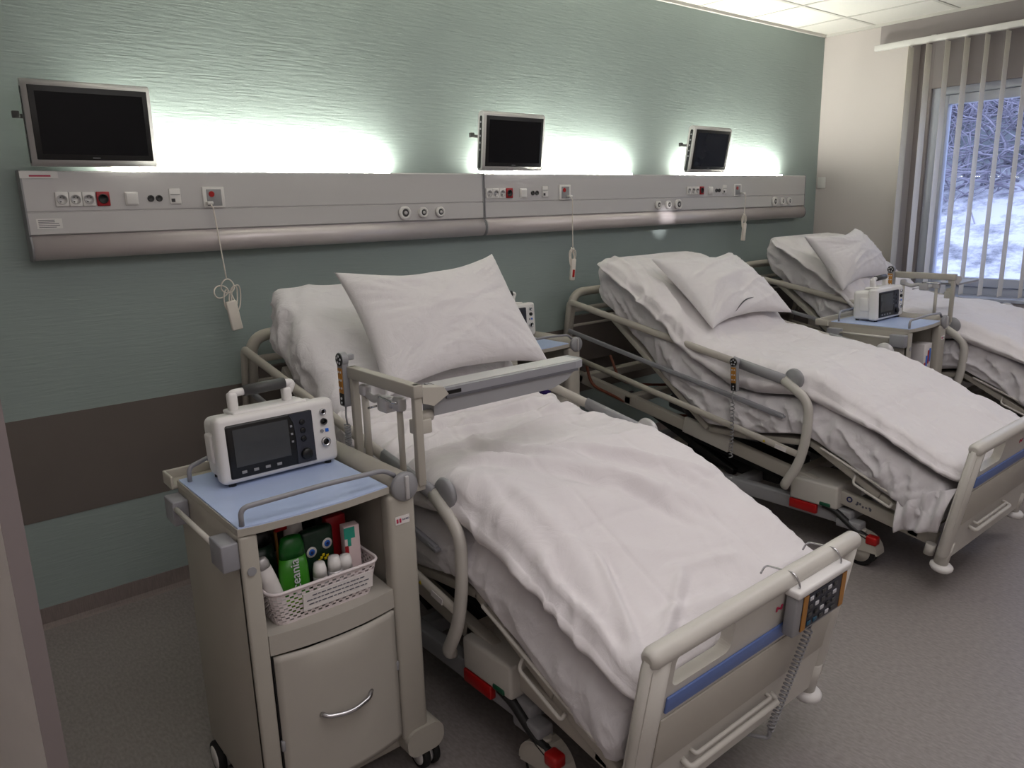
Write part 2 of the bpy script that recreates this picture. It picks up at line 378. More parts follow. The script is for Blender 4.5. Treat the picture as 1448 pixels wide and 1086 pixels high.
# ---------------------------------------------------------------- bed head units
M['led'] = emat('led_diffuser', (1, 1, .88), 160)
def head_unit(x0, x1, name_label, strips, groups, gas):
    U = thing('bed_head_unit', name_label, 'wall panel', (x0, 0, 1.5))
    L = x1 - x0
    prof = [(0, .33), (-.075, .33), (-.08, .325), (-.08, .183), (-.0755, .181), (-.0755, .178), (-.08, .176), (-.08, .098), (-.074, .094), (0, .094)]
    b = MB(); b.prism(prof, .006, L - .006, 'x'); b.build('panel', 'panel', U)
    b = MB(); lp = [(0, .092), (-.074, .092)] + [(-.062 - .036 * math.sin(t), .046 + .046 * math.cos(t)) for t in [PI * k / 14 for k in range(1, 15)]] + [(0, 0)]
    b.prism(lp, .006, L - .006, 'x', smooth=True); b.build('lip', 'lip', U)
    for xx in (0, L - .006):
        b = MB(); b.prism([(0, .333), (-.078, .333), (-.083, .326), (-.083, .095)] + [(-.064 - .037 * math.sin(t), .046 + .048 * math.cos(t)) for t in [PI * k / 10 for k in range(1, 11)]] + [(0, -.002)], xx, xx + .006, 'x'); b.build('end_cap', 'greige', U)
    for (a, c) in strips:
        b = MB(); b.box((a - x0, -.062, .331), (c - x0, -.022, .337)); b.build('light_strip', 'led', U)
    yf = -.08
    for gx in groups:
        X = gx - x0
        for i in range(3):
            xx = X + .046 * i
            b = MB(); b.box((xx, yf - .008, .198), (xx + .045, yf, .252), .003); 
            o = b.build('power_socket', 'white', U)
            b = MB(); b.lathe([(.0185, 0), (.0185, .002), (.015, .003), (.015, .0012), (.001, .0008)], m=T(xx + .0225, yf - .0078, .224) @ Matrix.Rotation(PI / 2, 4, 'X')); b.build('socket_well', 'silver', o)
            b = MB()
            for (dx, dz) in ((-.006, -.008), (.006, .006), (-.005, .008)): b.cyl((xx + .0225 + dx, yf - .012, .224 + dz), (xx + .0225 + dx, yf - .009, .224 + dz), .0024, n=8)
            b.build('pin_hole', 'dgrey', o)
        xx = X + .141
        b = MB(); b.box((xx, yf - .009, .198), (xx + .047, yf, .252), .003); o = b.build('emergency_socket', 'red', U, label='red socket')
        b = MB(); b.lathe([(.0185, 0), (.0185, .002), (.0145, .003), (.0145, .0012), (.001, .0008)], m=T(xx + .0235, yf - .0088, .225) @ Matrix.Rotation(PI / 2, 4, 'X')); b.build('socket_well', 'black', o)
        xx = X + .243
        b = MB(); b.box((xx, yf - .007, .198), (xx + .05, yf, .250), .003); b.box((xx + .004, yf - .011, .202), (xx + .046, yf - .006, .246), .003); b.build('light_switch', 'white', U)
        for i in range(2):
            xx = X + .34 + i * .032
            b = MB(); b.lathe([(.013, 0), (.013, .006), (.009, .007), (.009, .004), (.001, .003)], m=T(xx, yf, .224) @ Matrix.Rotation(PI / 2, 4, 'X')); b.build('jack', 'dgrey', U)
        xx = X + .412
        b = MB(); b.box((xx, yf - .007, .200), (xx + .045, yf, .262), .003); o = b.build('network_socket', 'white', U)
        b = MB(); b.box((xx + .006, yf - .009, .208), (xx + .02, yf - .006, .222)); b.box((xx + .004, yf - .0085, .237), (xx + .041, yf - .006, .239)); b.build('port', 'dgrey', o)
        xx = X + .545
        b = MB(); b.box((xx, yf - .008, .182), (xx + .092, yf, .268), .003); o = b.build('call_module', 'white', U)
        b = MB(); b.box((xx + .016, yf - .010, .190), (xx + .078, yf - .007, .258), .002); q = b.build('face_plate', 'greige', o)
        b = MB(); b.cyl((xx + .036, yf - .013, .238), (xx + .036, yf - .009, .238), .012); b.build('call_button', 'redl', o)
    for i, gx in enumerate(gas):
        X = gx - x0; rr = .034 if i % 3 == 0 else .027
        mm = T(X, yf, .135) @ Matrix.Rotation(PI / 2, 4, 'X')
        b = MB(); b.lathe([(rr, 0), (rr, .014), (rr - .005, .019), (rr * .62, .02), (rr * .6, .014), (.001, .014)], m=mm, n=28); o = b.build('gas_outlet', 'white', U)
        b = MB(); b.lathe([(rr * .55, .013), (rr * .55, .016), (rr * .4, .017), (.001, .017)], m=mm, n=20); b.build('coupling', 'dgrey', o)
        b = MB(); b.lathe([(rr * .28, .013), (rr * .28, .02), (rr * .2, .022), (.001, .022)], m=mm, n=16); b.build('nozzle', 'silver', o)
    return U
U1 = head_unit(.45, 2.595, 'shorter grey wall panel with sockets, its label plate at the left end, above first bed', [(.78, 2.03)], [.553], [2.085, 2.195, 2.30])
U2 = head_unit(2.60, 5.89, 'longer grey wall panel with sockets running above the two farther beds', [(2.62, 3.82), (4.34, 5.57)], [2.61, 4.355], [4.26, 4.155, 4.05, 5.44, 5.55, 5.65])
b = MB(); b.box((.03, -.0808, .118), (.115, -.08, .155)); o = b.build('maker_label', 'white', U1)
o2 = b = None
b = MB()
for i in range(5): b.box((.036, -.0812, .122 + i * .0065), (.036 + random.uniform(.05, .074), -.0808, .1245 + i * .0065))
b.build('small_print', 'text', o)
b = MB(); b.box((.0, -.0835, .302), (.125, -.08, .327)); o = b.build('brand_tab', 'white', U1)
b = MB(); b.box((.03, -.084, .308), (.10, -.0835, .314)); b.build('small_print', 'pinkp', o)
# joint between units
# call cords
def call_cord(x, zend, label, kind):
    K = thing('nurse_call_cord', label, 'call cord', (x, -.09, 1.7))
    b = MB(); b.box((-.014, -.03, -.006), (.012, .002, .008), .004); b.build('plug', 'white', K)
    zk = zend + (.16 if kind == 0 else .13) - 1.7
    sway = .022 if kind == 0 else 0.004
    pts = [V((.0, -.024, -.002)), V((.006, -.034, -.02))] + [V((.008 + sway * t, -.030 + .005 * t, -.03 + (zk + .03) * t)) for t in [i / 8 for i in range(9)]]
    b = MB(); b.tube(pts, .0028, n=8); b.build('cord', 'cord', K)
    base = pts[-1]; zb = base.z; R = random.Random(int(x * 100))
    b = MB()
    if kind == 0:
        for (cx, cz, rx, rz, rot) in ((.0, -.035, .028, .03, 0), (-.032, -.058, .03, .026, .3), (.022, -.085, .018, .05, -.15), (.034, -.088, .02, .055, -.1), (0, -.1, .022, .05, .15)):
            L = []
            for k in range(28):
                t = 2 * PI * k / 28; px, pz = rx * math.cos(t), rz * math.sin(t)
                L.append(base + V((cx + px * math.cos(rot) - pz * math.sin(rot), -.004 + .007 * math.sin(t * 2 + cx * 50), cz + px * math.sin(rot) + pz * math.cos(rot))))
            b.tube(L, .0029, n=8, closed=True)
    else:
        for i in range(4):
            L = []
            for k in range(28):
                t = 2 * PI * k / 28
                L.append(base + V((-.004 + (.012 + .004 * i) * math.cos(t) + .012 * math.sin(t) * (1 if i % 2 else -1) * .6, .005 * math.sin(t * 2 + i), -.050 - .004 * i + .052 * math.sin(t))))
            b.tube(L, .0036, n=8, closed=True)
    b.build('cord_loop', 'cord', K)
    hz = zb - (.145 if kind == 0 else .110)
    mm = T(base.x + (.012 if kind == 0 else -.004), base.y - .004, hz) @ Matrix.Rotation(-.13 if kind == 0 else .12, 4, 'Y')
    b = MB(mm); w = .024 if kind == 0 else .017
    b.box((-w, -.010, -.085), (w, .010, .045), .006, 3); h = b.build('handset', 'cord', K)
    if kind == 1:
        b = MB(mm); b.box((-.009, -.0115, -.065), (.009, -.0095, -.02), .002); b.build('call_key', 'redl', h)
    return K
call_cord(1.118, 1.225, 'white call cord coiled into loose loops above the near monitor', 0)
call_cord(3.22, 1.27, 'white call cord with red-marked handset hanging left of second bed', 1)
call_cord(4.99, 1.42, 'white bundled call cord hanging above the second bed pillow', 2)

# ---------------------------------------------------------------- tvs
def tv(xc, label, tilt, yaw=0):
    Z = 1.995; R = thing('wall_television', label, 'television', (xc, 0, Z))
    w, h, t = .215, .152, .024
    mt = T(0, -.115, 0) @ Matrix.Rotation(yaw, 4, 'Z') @ Matrix.Rotation(tilt, 4, 'X')
    b = MB(mt)
    # housing with rounded top/bottom
    pr = [(-t * math.cos(a) if True else 0, 0) for a in ()]
    prof = []
    for k in range(9): a = PI * k / 8; prof.append((-t * math.cos(a), h - t + t * math.sin(a)))
    for k in range(9): a = PI * k / 8; prof.append((t * math.cos(a), -h + t - t * math.sin(a)))
    b.prism(prof, -w, w, 'x', smooth=True); b.build('housing', 'silver', R)
    b = MB(mt); b.box((-w + .018, -t - .003, -h + .024), (w - .012, -t + .004, h - .022), .002); o = b.build('bezel', 'black', R)
    b = MB(mt); b.box((-w + .038, -t - .0036, -h + .044), (w - .03, -t - .003, h - .042)); b.build('screen', 'screen', o)
    b = MB(mt); b.box((-.014, -t - .0036, -h + .031), (.012, -t - .003, -h + .034)); b.build('logo', 'greige', o)
    b = MB(mt); b.prism([(-.010 * math.cos(PI * k / 6), h - .035 + .01 * math.sin(PI * k / 6)) for k in range(7)] + [(.01 * math.cos(PI * k / 6), -h + .02 - .01 * math.sin(PI * k / 6)) for k in range(7)], -w - .0015, -w + .001, 'x')
    sl = b.build('port_strip', 'black', R)
    b = MB(mt)
    for i in range(5): b.box((-w - .0025, -.005, .09 - i * .035), (-w - .001, .005, .10 - i * .035))
    b.build('port', 'redl' if i < 0 else 'greige', sl)
    b = MB(); b.box((-.06, -.012, -.06), (.06, 0, .06), .003); b.cyl((0, -.012, 0), (0, -.095, 0), .02); b.cyl((-.17, -.06, .03), (0, -.05, .02), .010); b.build('wall_bracket', 'greige', R)
    b = MB(); b.box((-w - .03, -.075, .02), (-w - .006, -.055, .045), .003); b.box((-w - .012, -.07, .02), (-w + .05, -.06, .035)); b.build('bracket_knob', 'dgrey', R)
    return R
tv(.706, 'largest-looking wall television, mounted above the panel at the far left', .05)
tv(2.775, 'middle wall television, lit from behind where the two wall panels meet', .12)
tv(4.535, 'farthest wall television, nearest the window, tilted downwards', .16, .03)
b = MB(); b.box((XR - .01, -.085, 1.73), (XR, -.015, 1.82), .003); tag(b.build('wall_plate', 'white'), 'small blank pale plate on white wall by the green corner', 'wall plate')

# ---------------------------------------------------------------- beds
TH = math.radians(10); BW = .92
def bedframe(x0, Fy, Fz): return T(x0, Fy, Fz) @ Matrix.Rotation(TH, 4, 'X')
def caster(parent, x, y, r=.062, cover='beige_lt', side=-1, rot=0, top=.14, open_=False):
    mm = T(x, y, 0) @ Matrix.Rotation(rot, 4, 'Z')
    b = MB(mm)
    for s in (-1, 1):
        b.lathe([(r * .5, -.011), (r * .93, -.011), (r, -.006), (r, .006), (r * .93, .011), (r * .5, .011)], m=T(s * .017, 0, r) @ Matrix.Rotation(PI / 2, 4, 'Y'), n=28)
    w = b.build('caster', 'rubber', parent)
    b = MB(mm)
    for s in (-1, 1): b.lathe([(.004, -.012), (r * .72, -.0125), (r * .72, .0125), (.004, .012)], m=T(s * .017, 0, r) @ Matrix.Rotation(PI / 2, 4, 'Y'), n=24)
    b.build('wheel_disc', cover, w)
    if open_:
        b = MB(mm); b.cyl((-.006, 0, r), (.006, 0, r), r * .8); top_arc = [((r + .006) * math.cos(a), r + (r + .006) * math.sin(a)) for a in [PI * .2 + PI * .6 * k / 12 for k in range(13)]] + [((r + .002) * math.cos(a), r + (r + .002) * math.sin(a)) for a in [PI * .8 - PI * .6 * k / 12 for k in range(13)]]
        b.prism(top_arc, -.012, .012, 'x'); b.cyl((0, 0, r * 2), (0, 0, top), .014); b.build('wheel_cover', 'silver', w); return w
    b = MB(mm)
    poly = [((r + .008) * math.cos(a), r + (r + .008) * math.sin(a)) for a in [PI * k / 12 - .1 for k in range(13)]] + [(-r * .4, r * 1.1), (r * .3, r * 1.05)]
    b.prism(poly, -.036, -.030, 'x'); b.prism(poly, .030, .036, 'x')
    top_arc = [((r + .014) * math.cos(a), r + (r + .014) * math.sin(a)) for a in [PI * k / 12 for k in range(13)]] + [((r + .007) * math.cos(a), r + (r + .007) * math.sin(a)) for a in [PI - PI * k / 12 for k in range(13)]]
    b.prism(top_arc, -.036, .036, 'x', smooth=False); b.cyl((0, 0, r * 2 + .01), (0, 0, top), .016)
    b.build('wheel_cover', cover, w)
    return w

def bed(x0, Fy, Fz, label, lettering=False):
    R = thing('hospital_bed', label, 'bed', (x0, Fy, 0))
    K = T(0, 0, Fz) @ Matrix.Rotation(TH, 4, 'X')      # (x, a, n) -> local
    # footboard: plate in (x,n), outward is -a
    out = [(.0, .07), (.0, .52), (.006, .545), (.02, .555), (BW - .02, .555), (BW - .006, .545), (BW, .52), (BW, .07)]
    out = [(.035, .04)] + [(.015, .08), (.0, .20)] + out[1:-1] + [(BW, .20), (BW - .015, .08), (BW - .035, .04)]
    b = MB(K); b.holed(out, [rrect(.085, .438, .315, .532, .024), rrect(BW - .315, .438, BW - .085, .532, .024)], -.022, .012)
    fb = b.build('footboard', 'beige_lt', R)
    b = MB(K); b.tube([(-.006, -.006, .548), (-.002, -.006, .5485), (.012, -.006, .549)] + [(BW * k / 10, -.006, .549) for k in range(1, 10)] + [(BW - .012, -.006, .549), (BW + .002, -.006, .5485), (BW + .006, -.006, .548)], [.014, .021, .027] + [.027] * 9 + [.027, .021, .014], n=18); b.build('top_rail', 'beige_lt', fb)
    for q0 in (.034, BW - .034):
        b = MB(K); b.tube([(q0, -.006, .055), (q0, -.006, .07), (q0, -.006, .3), (q0, -.006, .545)], [.034, .040, .041, .042], n=22, sx=1, sy=.60); b.build('end_post', 'beige_lt', fb)
    b = MB(K)
    for n0 in (.33, .215): b.box((.07, -.0265, n0), (BW - .07, -.02, n0 + .006), .002)
    for xx in (.065,): b.box((xx, -.027, .20), (BW - xx, -.021, .355), .012, 2)
    b.build('moulding', 'beige', fb)
    b = MB(K); b.box((.072, -.0285, .372), (BW - .068, -.022, .418), .002); b.build('accent_stripe', 'stripe', fb, label='blue stripe')
    b = MB(K); b.tube(rpath([(.20, -.02, .15), (.20, -.05, .145), (.60, -.05, .145), (.60, -.02, .15)], .02), .009, n=10)
    b.tube(rpath([(.23, -.02, .165), (.23, -.04, .165), (.57, -.04, .165), (.57, -.02, .165)], .02), .006, n=8); b.build('accessory_rail', 'beige_lt', fb)
    mt = K @ T(.555, -.0235, .483) @ FACE_Y
    lg = MB(K); 
    for i in range(3): lg.box((.505 + i * .011, -.0245, .472 + .004 * (i % 2)), (.513 + i * .011, -.0222, .482 + .006 * ((i + 1) % 2)), .002)
    lg.build('maker_emblem', 'pinkp', fb, label='small crimson emblem')
    text('maker_name', 'FAMED', .016, 'stripe', K @ T(.575, -.0235, .482) @ FACE_Y, fb)
    for xx in (.045, BW - .045):
        b = MB(K); b.cyl((xx, -.005, .12), (xx, -.005, .015), .028); b.cyl((xx, .05, .08), (xx, .05, .03), .02); p = b.build('corner_post', 'beige_lt', fb)
        b = MB(K); b.lathe([(.02, -.014), (.038, -.012), (.045, -.002), (.045, .008), (.036, .016), (.01, .018)], m=T(xx, -.012, .0)); b.build('bumper_wheel', 'white', p)
    # headboard
    ah = 2.32
    b = MB(K); b.tube(rpath([(.035, ah, .05), (.035, ah, .61), (BW - .035, ah, .61), (BW - .035, ah, .05)], .09, 8), .026, n=14); hb = b.build('headboard', 'beige', R)
    b = MB(K); b.holed(rrect(.04, .15, BW - .04, .46, .03), [], ah - .01, ah + .01); b.build('head_panel', 'band', hb)
    b = MB(K); b.tube([(.04, ah, .50), (BW - .04, ah, .50)], .016); b.tube([(.04, ah, .40), (BW - .04, ah, .40)], .014); b.build('cross_tube', 'beige', hb)
    # side rails
    for sgn, xr in ((-1, -.005), (1, BW + .005)):
        b = MB(K)
        b.tube(rpath([(xr, 2.30, .18), (xr, 2.30, .560), (xr, 1.10, .560)], .03), .0175, n=12, sx=.8, sy=1.15)
        sr = b.build('side_rail', 'beige', R)
        b = MB(K); b.tube([(xr, 1.12, .560), (xr, .83, .560)], .026, n=8, sx=.6, sy=1.0); b.build('latch_bar', 'greige', sr)
        b = MB(K); b.tube(rpath([(xr, .84, .560), (xr, .69, .50), (xr, .665, .33), (xr, .67, .19), (xr, .715, .06), (xr + .03 * -sgn, .73, .04)], .06, 6), .021, n=14, sx=.8, sy=1.1); b.build('rail_bow', 'beige_lt', sr)
        b = MB(K)
        b.lathe([(.01, -.012), (.044, -.010), (.050, 0), (.044, .010), (.01, .014)], m=T(xr - sgn * .015, .795, .575) @ Matrix.Rotation(PI / 2, 4, 'Y'), n=28); b.build('release_disc', 'silver' if sgn > 0 else 'greige', sr)
        b = MB(K); b.box((xr - .008, .80, .372), (xr + .008, 2.28, .398), .005); b.box((xr - .010, .79, .380), (xr + .010, .84, .391), .003); b.build('middle_rail', 'rod', sr)
        b = MB(K); b.tube([(xr, .685, .235), (xr, 2.29, .235)], .016, n=12, sx=.7, sy=1.1); b.build('lower_rail', 'beige', sr)
        if sgn < 0:
            b = MB(K); b.lathe([(.001, 0), (.009, 0), (.009, .001)], m=T(xr - .014, .86, .235) @ Matrix.Rotation(-PI / 2, 4, 'Y'), n=3); b.build('warning_sticker', 'yellow', sr)
            b = MB(K); b.box((xr - .014, .74, .225), (xr - .0115, .80, .245)); b.build('white_sticker', 'paper', sr)
    # tilted frame
    b = MB(K)
    for xx in (.09, BW - .13): b.box((xx, .05, .045), (xx + .04, 2.28, .11), .006)
    for a in (.12, .7, 1.25, 1.8, 2.2): b.box((.09, a, .05), (BW - .09, a + .05, .10), .005)
    fr = b.build('upper_frame', 'beige', R)
    if lettering:
        b = MB(K); b.tube([V((.089, .44 + .011 * math.cos(2 * PI * k / 20), .086 + .011 * math.sin(2 * PI * k / 20))) for k in range(20)], .0032, n=6, closed=True)
        b.build('round_symbol', 'navy', fr)
        b = MB(K)
        for i, (da, hh) in enumerate(((.40, .006), (.397, .014), (.385, .010), (.37, .009), (.355, .007), (.34, .008), (.335, .012))):
            b.box((.088, da, .074 + .004 * (i % 3)), (.0905, da + .008, .074 + .004 * (i % 3) + hh))
        b.build('pictogram', 'text', fr)
    b = MB(K); b.box((.075, 1.10, .045), (.10, 1.40, .135), .005); b.build('cover_plate', 'beige_lt', R)
    # deck sections
    def seg(bm_, p, q, x0_, x1_, th=.02):
        d = (V(q) - V(p)); L = d.length; ang = math.atan2(d.y, d.x)
        bm_.box((x0_, 0, -th), (x1_, L, 0), .004, m=T(0, p[0], p[1]) @ Matrix.Rotation(ang, 4, 'X'))
    pts = [(.06, .145), (.30, .195), (.66, .305), (1.0, .205), (1.22, .155), (2.02, .565)]
    b = MB(K)
    for p, q in zip(pts, pts[1:]):
        for xx in (.045, BW - .075): seg(b, p, q, xx, xx + .03, .03)
        seg(b, p, q, .07, BW - .07, .012)
    dk = b.build('mattress_deck', 'beige', R)
    b = MB(K)
    b.tube(rpath([(.035, .42, .235), (.02, .42, .20), (.02, .24, .165), (.035, .24, .18)], .02), .006, n=8)
    b.tube(rpath([(.04, .60, .29), (.02, .60, .30), (.02, .12, .20), (.04, .12, .17)], .02), .006, n=8)
    b.build('mattress_retainer', 'beige_lt', dk)
    # struts and hoses
    for q0 in (.12, BW - .12):
        b = MB(K); b.tube([(q0, 1.35, .10), (q0, 1.80, .42)], .014); b.build('backrest_strut', 'dgrey', R)
    b = MB(K); b.tube([(.46, .5, .08), (.46, .62, .28)], .02); b.build('knee_actuator', 'dgrey', R)
    b = MB(K); b.box((.38, 1.25, .0), (.54, 1.75, .09), .02); b.build('motor_housing', 'dgrey', R)
    b = MB(K); b.tube(rpath([(.05, 2.15, .20), (.06, 2.1, .08), (.12, 1.7, .04), (.3, 1.5, .05)], .08), .009, n=8); b.tube(rpath([(.2, 2.1, .25), (.15, 1.95, .13), (.3, 1.8, .14), (.6, 1.75, .12)], .08), .008, n=8); b.build('hose', 'redpipe', R)
    # base
    b = MB()
    for xx in (.075, BW - .125): b.box((xx, .40, .165), (xx + .05, 1.90, .235), .008)
    for yy in (.42, 1.0, 1.82): b.box((.1, yy, .17), (BW - .1, yy + .06, .225), .006)
    bs = b.build('base_frame', 'greige', R)
    for q0 in (.055, BW - .30):
        b = MB(); b.box((q0, .46, .232), (q0 + .245, .70, .345), .012, 3); b.build('base_cover', 'beige_lt', bs)
    b = MB(); b.box((.055, .56, .185), (.078, .70, .230), .004); b.build('reflector', 'redl', bs, label='red reflector')
    b = MB()
    for xx in (.2, BW - .25):
        b.box((xx, -.03, -.02), (xx + .05, .85, .02), .006, m=T(0, .55, .22) @ Matrix.Rotation(.16, 4, 'X'))
        b.box((xx, -.03, -.02), (xx + .05, .80, .02), .006, m=T(0, 1.15, .22) @ Matrix.Rotation(.38, 4, 'X'))
    b.box((.3, .9, .17), (.62, 1.5, .27), .02); b.build('lift_arm', 'ddark', R)
    for (xx, yy) in ((.09, .345), (BW - .09, .345), (.09, 1.93), (BW - .09, 1.93)):
        c = caster(R, xx, yy, .072, 'beige', rot=0, top=.17)
        b = MB(); b.box((xx - .03, min(yy, yy + .02), .155), (xx + .03, yy + (.12 if yy < 1 else -.12), .20), .01) if yy < 1 else b.box((xx - .03, yy - .12, .155), (xx + .03, yy + .02, .20), .01)
        b.build('caster_bracket', 'greige', c)
    for xx, sg in ((.07, 1), (BW - .07, 1)):
        b = MB(); b.tube(rpath([(xx, .53, .238), (xx, .47, .225), (xx, .37, .16), (xx, .28, .13)], .06), .019, n=10, sx=.9, sy=.8); p = b.build('brake_pedal', 'ddark', R)
        b = MB(); b.box((xx - .02, .49, .238), (xx + .02, .545, .256), .005); b.build('green_pad', 'greenp', p, label='green pad')
        b = MB(); b.box((xx - .022, .265, .118), (xx + .022, .315, .158), .008); b.build('red_pad', 'redl', p, label='red pad')
    return R

F1 = (1.16, -2.38, .13); F2 = (3.18, -2.31, .13); F3 = (4.95, -2.31, .17)
bed(*F1, 'nearest beige hospital bed, foot end with blue stripe and hooked-on control box')
bed(*F2, 'middle beige hospital bed with handset hanging on its near side rail', True)
bed(*F3, 'farthest beige hospital bed, standing beside the window')

# ---------------------------------------------------------------- soft goods
def cr_eval(pts, t):
    """catmull-rom on list of tuples, t in 0..1 by index"""
    n = len(pts) - 1; f = t * n; i = min(int(f), n - 1); u = f - i
    P = lambda k: pts[max(0, min(n, k))]
    o = []
    for c in range(len(pts[0])):
        a, b_, c_, d = P(i - 1)[c], P(i)[c], P(i + 1)[c], P(i + 2)[c]
        o.append(.5 * ((2 * b_) + (-a + c_) * u + (2 * a - 5 * b_ + 4 * c_ - d) * u * u + (-a + 3 * b_ - 3 * c_ + d) * u ** 3))
    return o
def interp(tab, a):
    if a <= tab[0][0]: return tab[0][1]
    for (x0, y0), (x1, y1) in zip(tab, tab[1:]):
        if a <= x1:
            t = (a - x0) / (x1 - x0); t = t * t * (3 - 2 * t) * .4 + t * .6; return y0 + (y1 - y0) * t
    return tab[-1][1]
def rn(x, y, z): return noise.noise(V((x, y, z)))
def folds(x, y, seed, ang, fx, fy, sharp=3):
    """anisotropic ridged folds; long along ang"""
    c, s = math.cos(ang), math.sin(ang)
    wx = x + .08 * rn(x * 3, y * 3, seed + 5); wy = y + .08 * rn(x * 3, y * 3, seed + 9)
    u, v = (wx * c + wy * s) * fx, (-wx * s + wy * c) * fy
    r = 1 - min(1, abs(rn(u, v, seed)) * 2.2)
    return r ** sharp

def soft_block(name, bot, top, xl, xr, a0, a1, NU, NX, NS, fr, seed, amp, style, label, cat, material, group=None, edge_r=.05, extra=None):
    """closed block: top surface n=top(a), bottom n=bot(a), x from xl(a)..xr(a); superellipse section with cloth folds"""
    bm = bmesh.new(); rings = []
    for i in range(NU + 1):
        t = i / NU; a = a0 + (a1 - a0) * t
        endk = min(1, min(t, 1 - t) * (a1 - a0) / edge_r); er = math.sqrt(max(0, 1 - (1 - endk) ** 2))
        nb, ntp = interp(bot, a), interp(top, a)
        mid = nb + (ntp - nb) * .45
        ring = []
        L, Rr = xl(a), xr(a); cx, hw = (L + Rr) / 2, (Rr - L) / 2
        hw2 = hw - edge_r * .5 * (1 - er)
        M_ = NX + NS * 2 + NX // 3
        for k in range(M_):
            if k < NX:                       # top, left->right
                s = -1 + 2 * k / (NX - 1); q = 'T'
            elif k < NX + NS: s = 1; q = 'R'; w = (k - NX + 1) / (NS + 1)
            elif k < NX + NS + NX // 3: s = 1 - 2 * (k - NX - NS) / (NX // 3 - 1); q = 'B'
            else: s = -1; q = 'L'; w = 1 - (k - NX - NS - NX // 3 + 1) / (NS + 1)
            th = ntp - nb
            rc = min(edge_r, th * .5)
            # rounding near edge
            x = cx + s * hw2
            de = hw2 * (1 - abs(s)); rd = rc - math.sqrt(max(0, rc * rc - max(0, rc - de) ** 2)) if de < rc else 0
            if q == 'T': n = ntp - rd
            elif q == 'B': n = nb + rd * .3
            else:
                n = (ntp - rc) + (nb + rc * .3 - ntp + rc) * w
                x += (1 if q == 'R' else -1) * .016 * math.sin(PI * w)
            if er < 1: n = mid + (n - mid) * (.62 + .38 * er)
            aa = a
            d = 0; dx = 0
            if q == 'T' or q in 'LR':
                d, dx = style(s, aa, x, n, seed, q, w if q in 'LR' else 0)
                d *= amp; dx *= amp
                if q == 'T': n += d * (.35 + .65 * er); x += dx * abs(s) ** 6 * (1 if s > 0 else -1)
                else: x += (1 if q == 'R' else -1) * dx; n += d * .3 * (1 - w)
            if extra:
                x, aa, n = extra(x, aa, n, s, t, q)
            ring.append(bm.verts.new((x, aa, n)))
        rings.append(ring)
    for A, Bq in zip(rings, rings[1:]):
        m_ = len(A)
        for k in range(m_): bm.faces.new((A[k], A[(k + 1) % m_], Bq[(k + 1) % m_], Bq[k])).smooth = True
    bm.faces.new(rings[0][::-1]); bm.faces.new(rings[-1])
    b = MB(); b.bm.free(); b.bm = bm
    fm = Matrix.Translation((0, 0, fr[2])) @ Matrix.Rotation(TH, 4, 'X')
    for v in bm.verts: v.co = fm @ v.co
    o = b.build(name, material); o.location = (fr[0], fr[1], 0)
    return tag(o, label, cat, group)

def st_sheet(s, a, x, n, seed, q, w):
    d = .004 * rn(x * 4, a * 4, seed) + .004 * folds(a, n * 2, seed, .5, 9, 3)
    dx = .012 * rn(a * 5, n * 5, seed + 2) + .024 * folds(a, n, seed + 3, .9, 4.5, 12, 2) + .012 * folds(a, n, seed + 8, -.4, 8, 18, 2) - .008
    return d, dx
def st_duvet(s, a, x, n, seed, q, w):
    d = -.018 + .026 * rn(x * 2.2, a * 2.2, seed) + .012 * rn(x * 5, a * 5, seed + 1)
    mk = .5 + .5 * rn(x * 1.7, a * 1.7, seed + 20)
    mk = max(0, mk - .25) * 1.3
    d += .016 * mk * folds(x, a, seed + 2, .35, 1.2, 4.2, 2) + .008 * (1 - mk) * folds(x, a, seed + 4, -.5, 1.6, 5, 2)
    edge = abs(s) ** 5
    d += edge * .009 * folds(x, a, seed + 7, 0.1, 3, 14, 2)
    d += .003 * folds(x, a, seed + 12, 1.2, 4, 12, 2)
    # ironed crease lines
    for c0 in (.28, .66): d -= .004 * math.exp(-((x - c0 - .01 * rn(a * 2, 0, seed)) / .008) ** 2)
    for c0 in (.42, .82, 1.22): d -= .004 * math.exp(-((a - c0 - .012 * rn(x * 2, 5, seed)) / .008) ** 2)
    dx = .010 * rn(a * 2.5, n * 4, seed + 6) + .012 * folds(a, n, seed + 9, .9, 5, 12, 2)
    return d, dx
def st_lumpy(s, a, x, n, seed, q, w):
    d, dx = st_duvet(s, a, x, n, seed, q, w)
    if a > 1.25:
        k = min(1, (a - 1.25) / .3); m = max(0, min(1, (.30 - x) / .2))
        d += k * (.03 * rn(x * 6, a * 5, seed + 30) + .03 * (m + .3) * folds(x, a, seed + 31, 1.2, 2.5, 8, 2))
        dx += k * .03 * folds(a, n, seed + 33, .3, 7, 10, 2)
    return d, dx

BOT = [(.05, .15), (.28, .20), (.5, .275), (.68, .315), (.98, .215), (1.22, .165), (1.48, .29), (1.78, .455), (2.05, .60)]
def addt(tab, d): return [(a, n + d) for a, n in tab]
MTOP = [(.05, .345), (.28, .395), (.5, .465), (.68, .50), (.98, .415), (1.15, .395), (1.35, .47), (1.6, .63), (1.85, .775), (2.05, .86)]
mlabel = ['white sheeted mattress on the nearest bed, its head end raised bare behind the pillow', 'white wrinkled sheeted mattress on the middle bed', 'white sheeted mattress on the bed beside the window']
def shear(x, a, n, s, t, q):
    # end face square to the raised backrest
    if a > 1.6: k = (a - 1.6) / .45; a = a + k * (.10 - max(0, .82 - n) * .35)
    return x, a, n
def st_sheet1(s, a, x, n, seed, q, w):
    d, dx = st_sheet(s, a, x, n, seed, q, w)
    if a < 1.1: dx *= .45
    if a > 1.3: d += .012 * folds(x, a, seed + 4, 1.0, 2.5, 9, 3)
    return d, dx
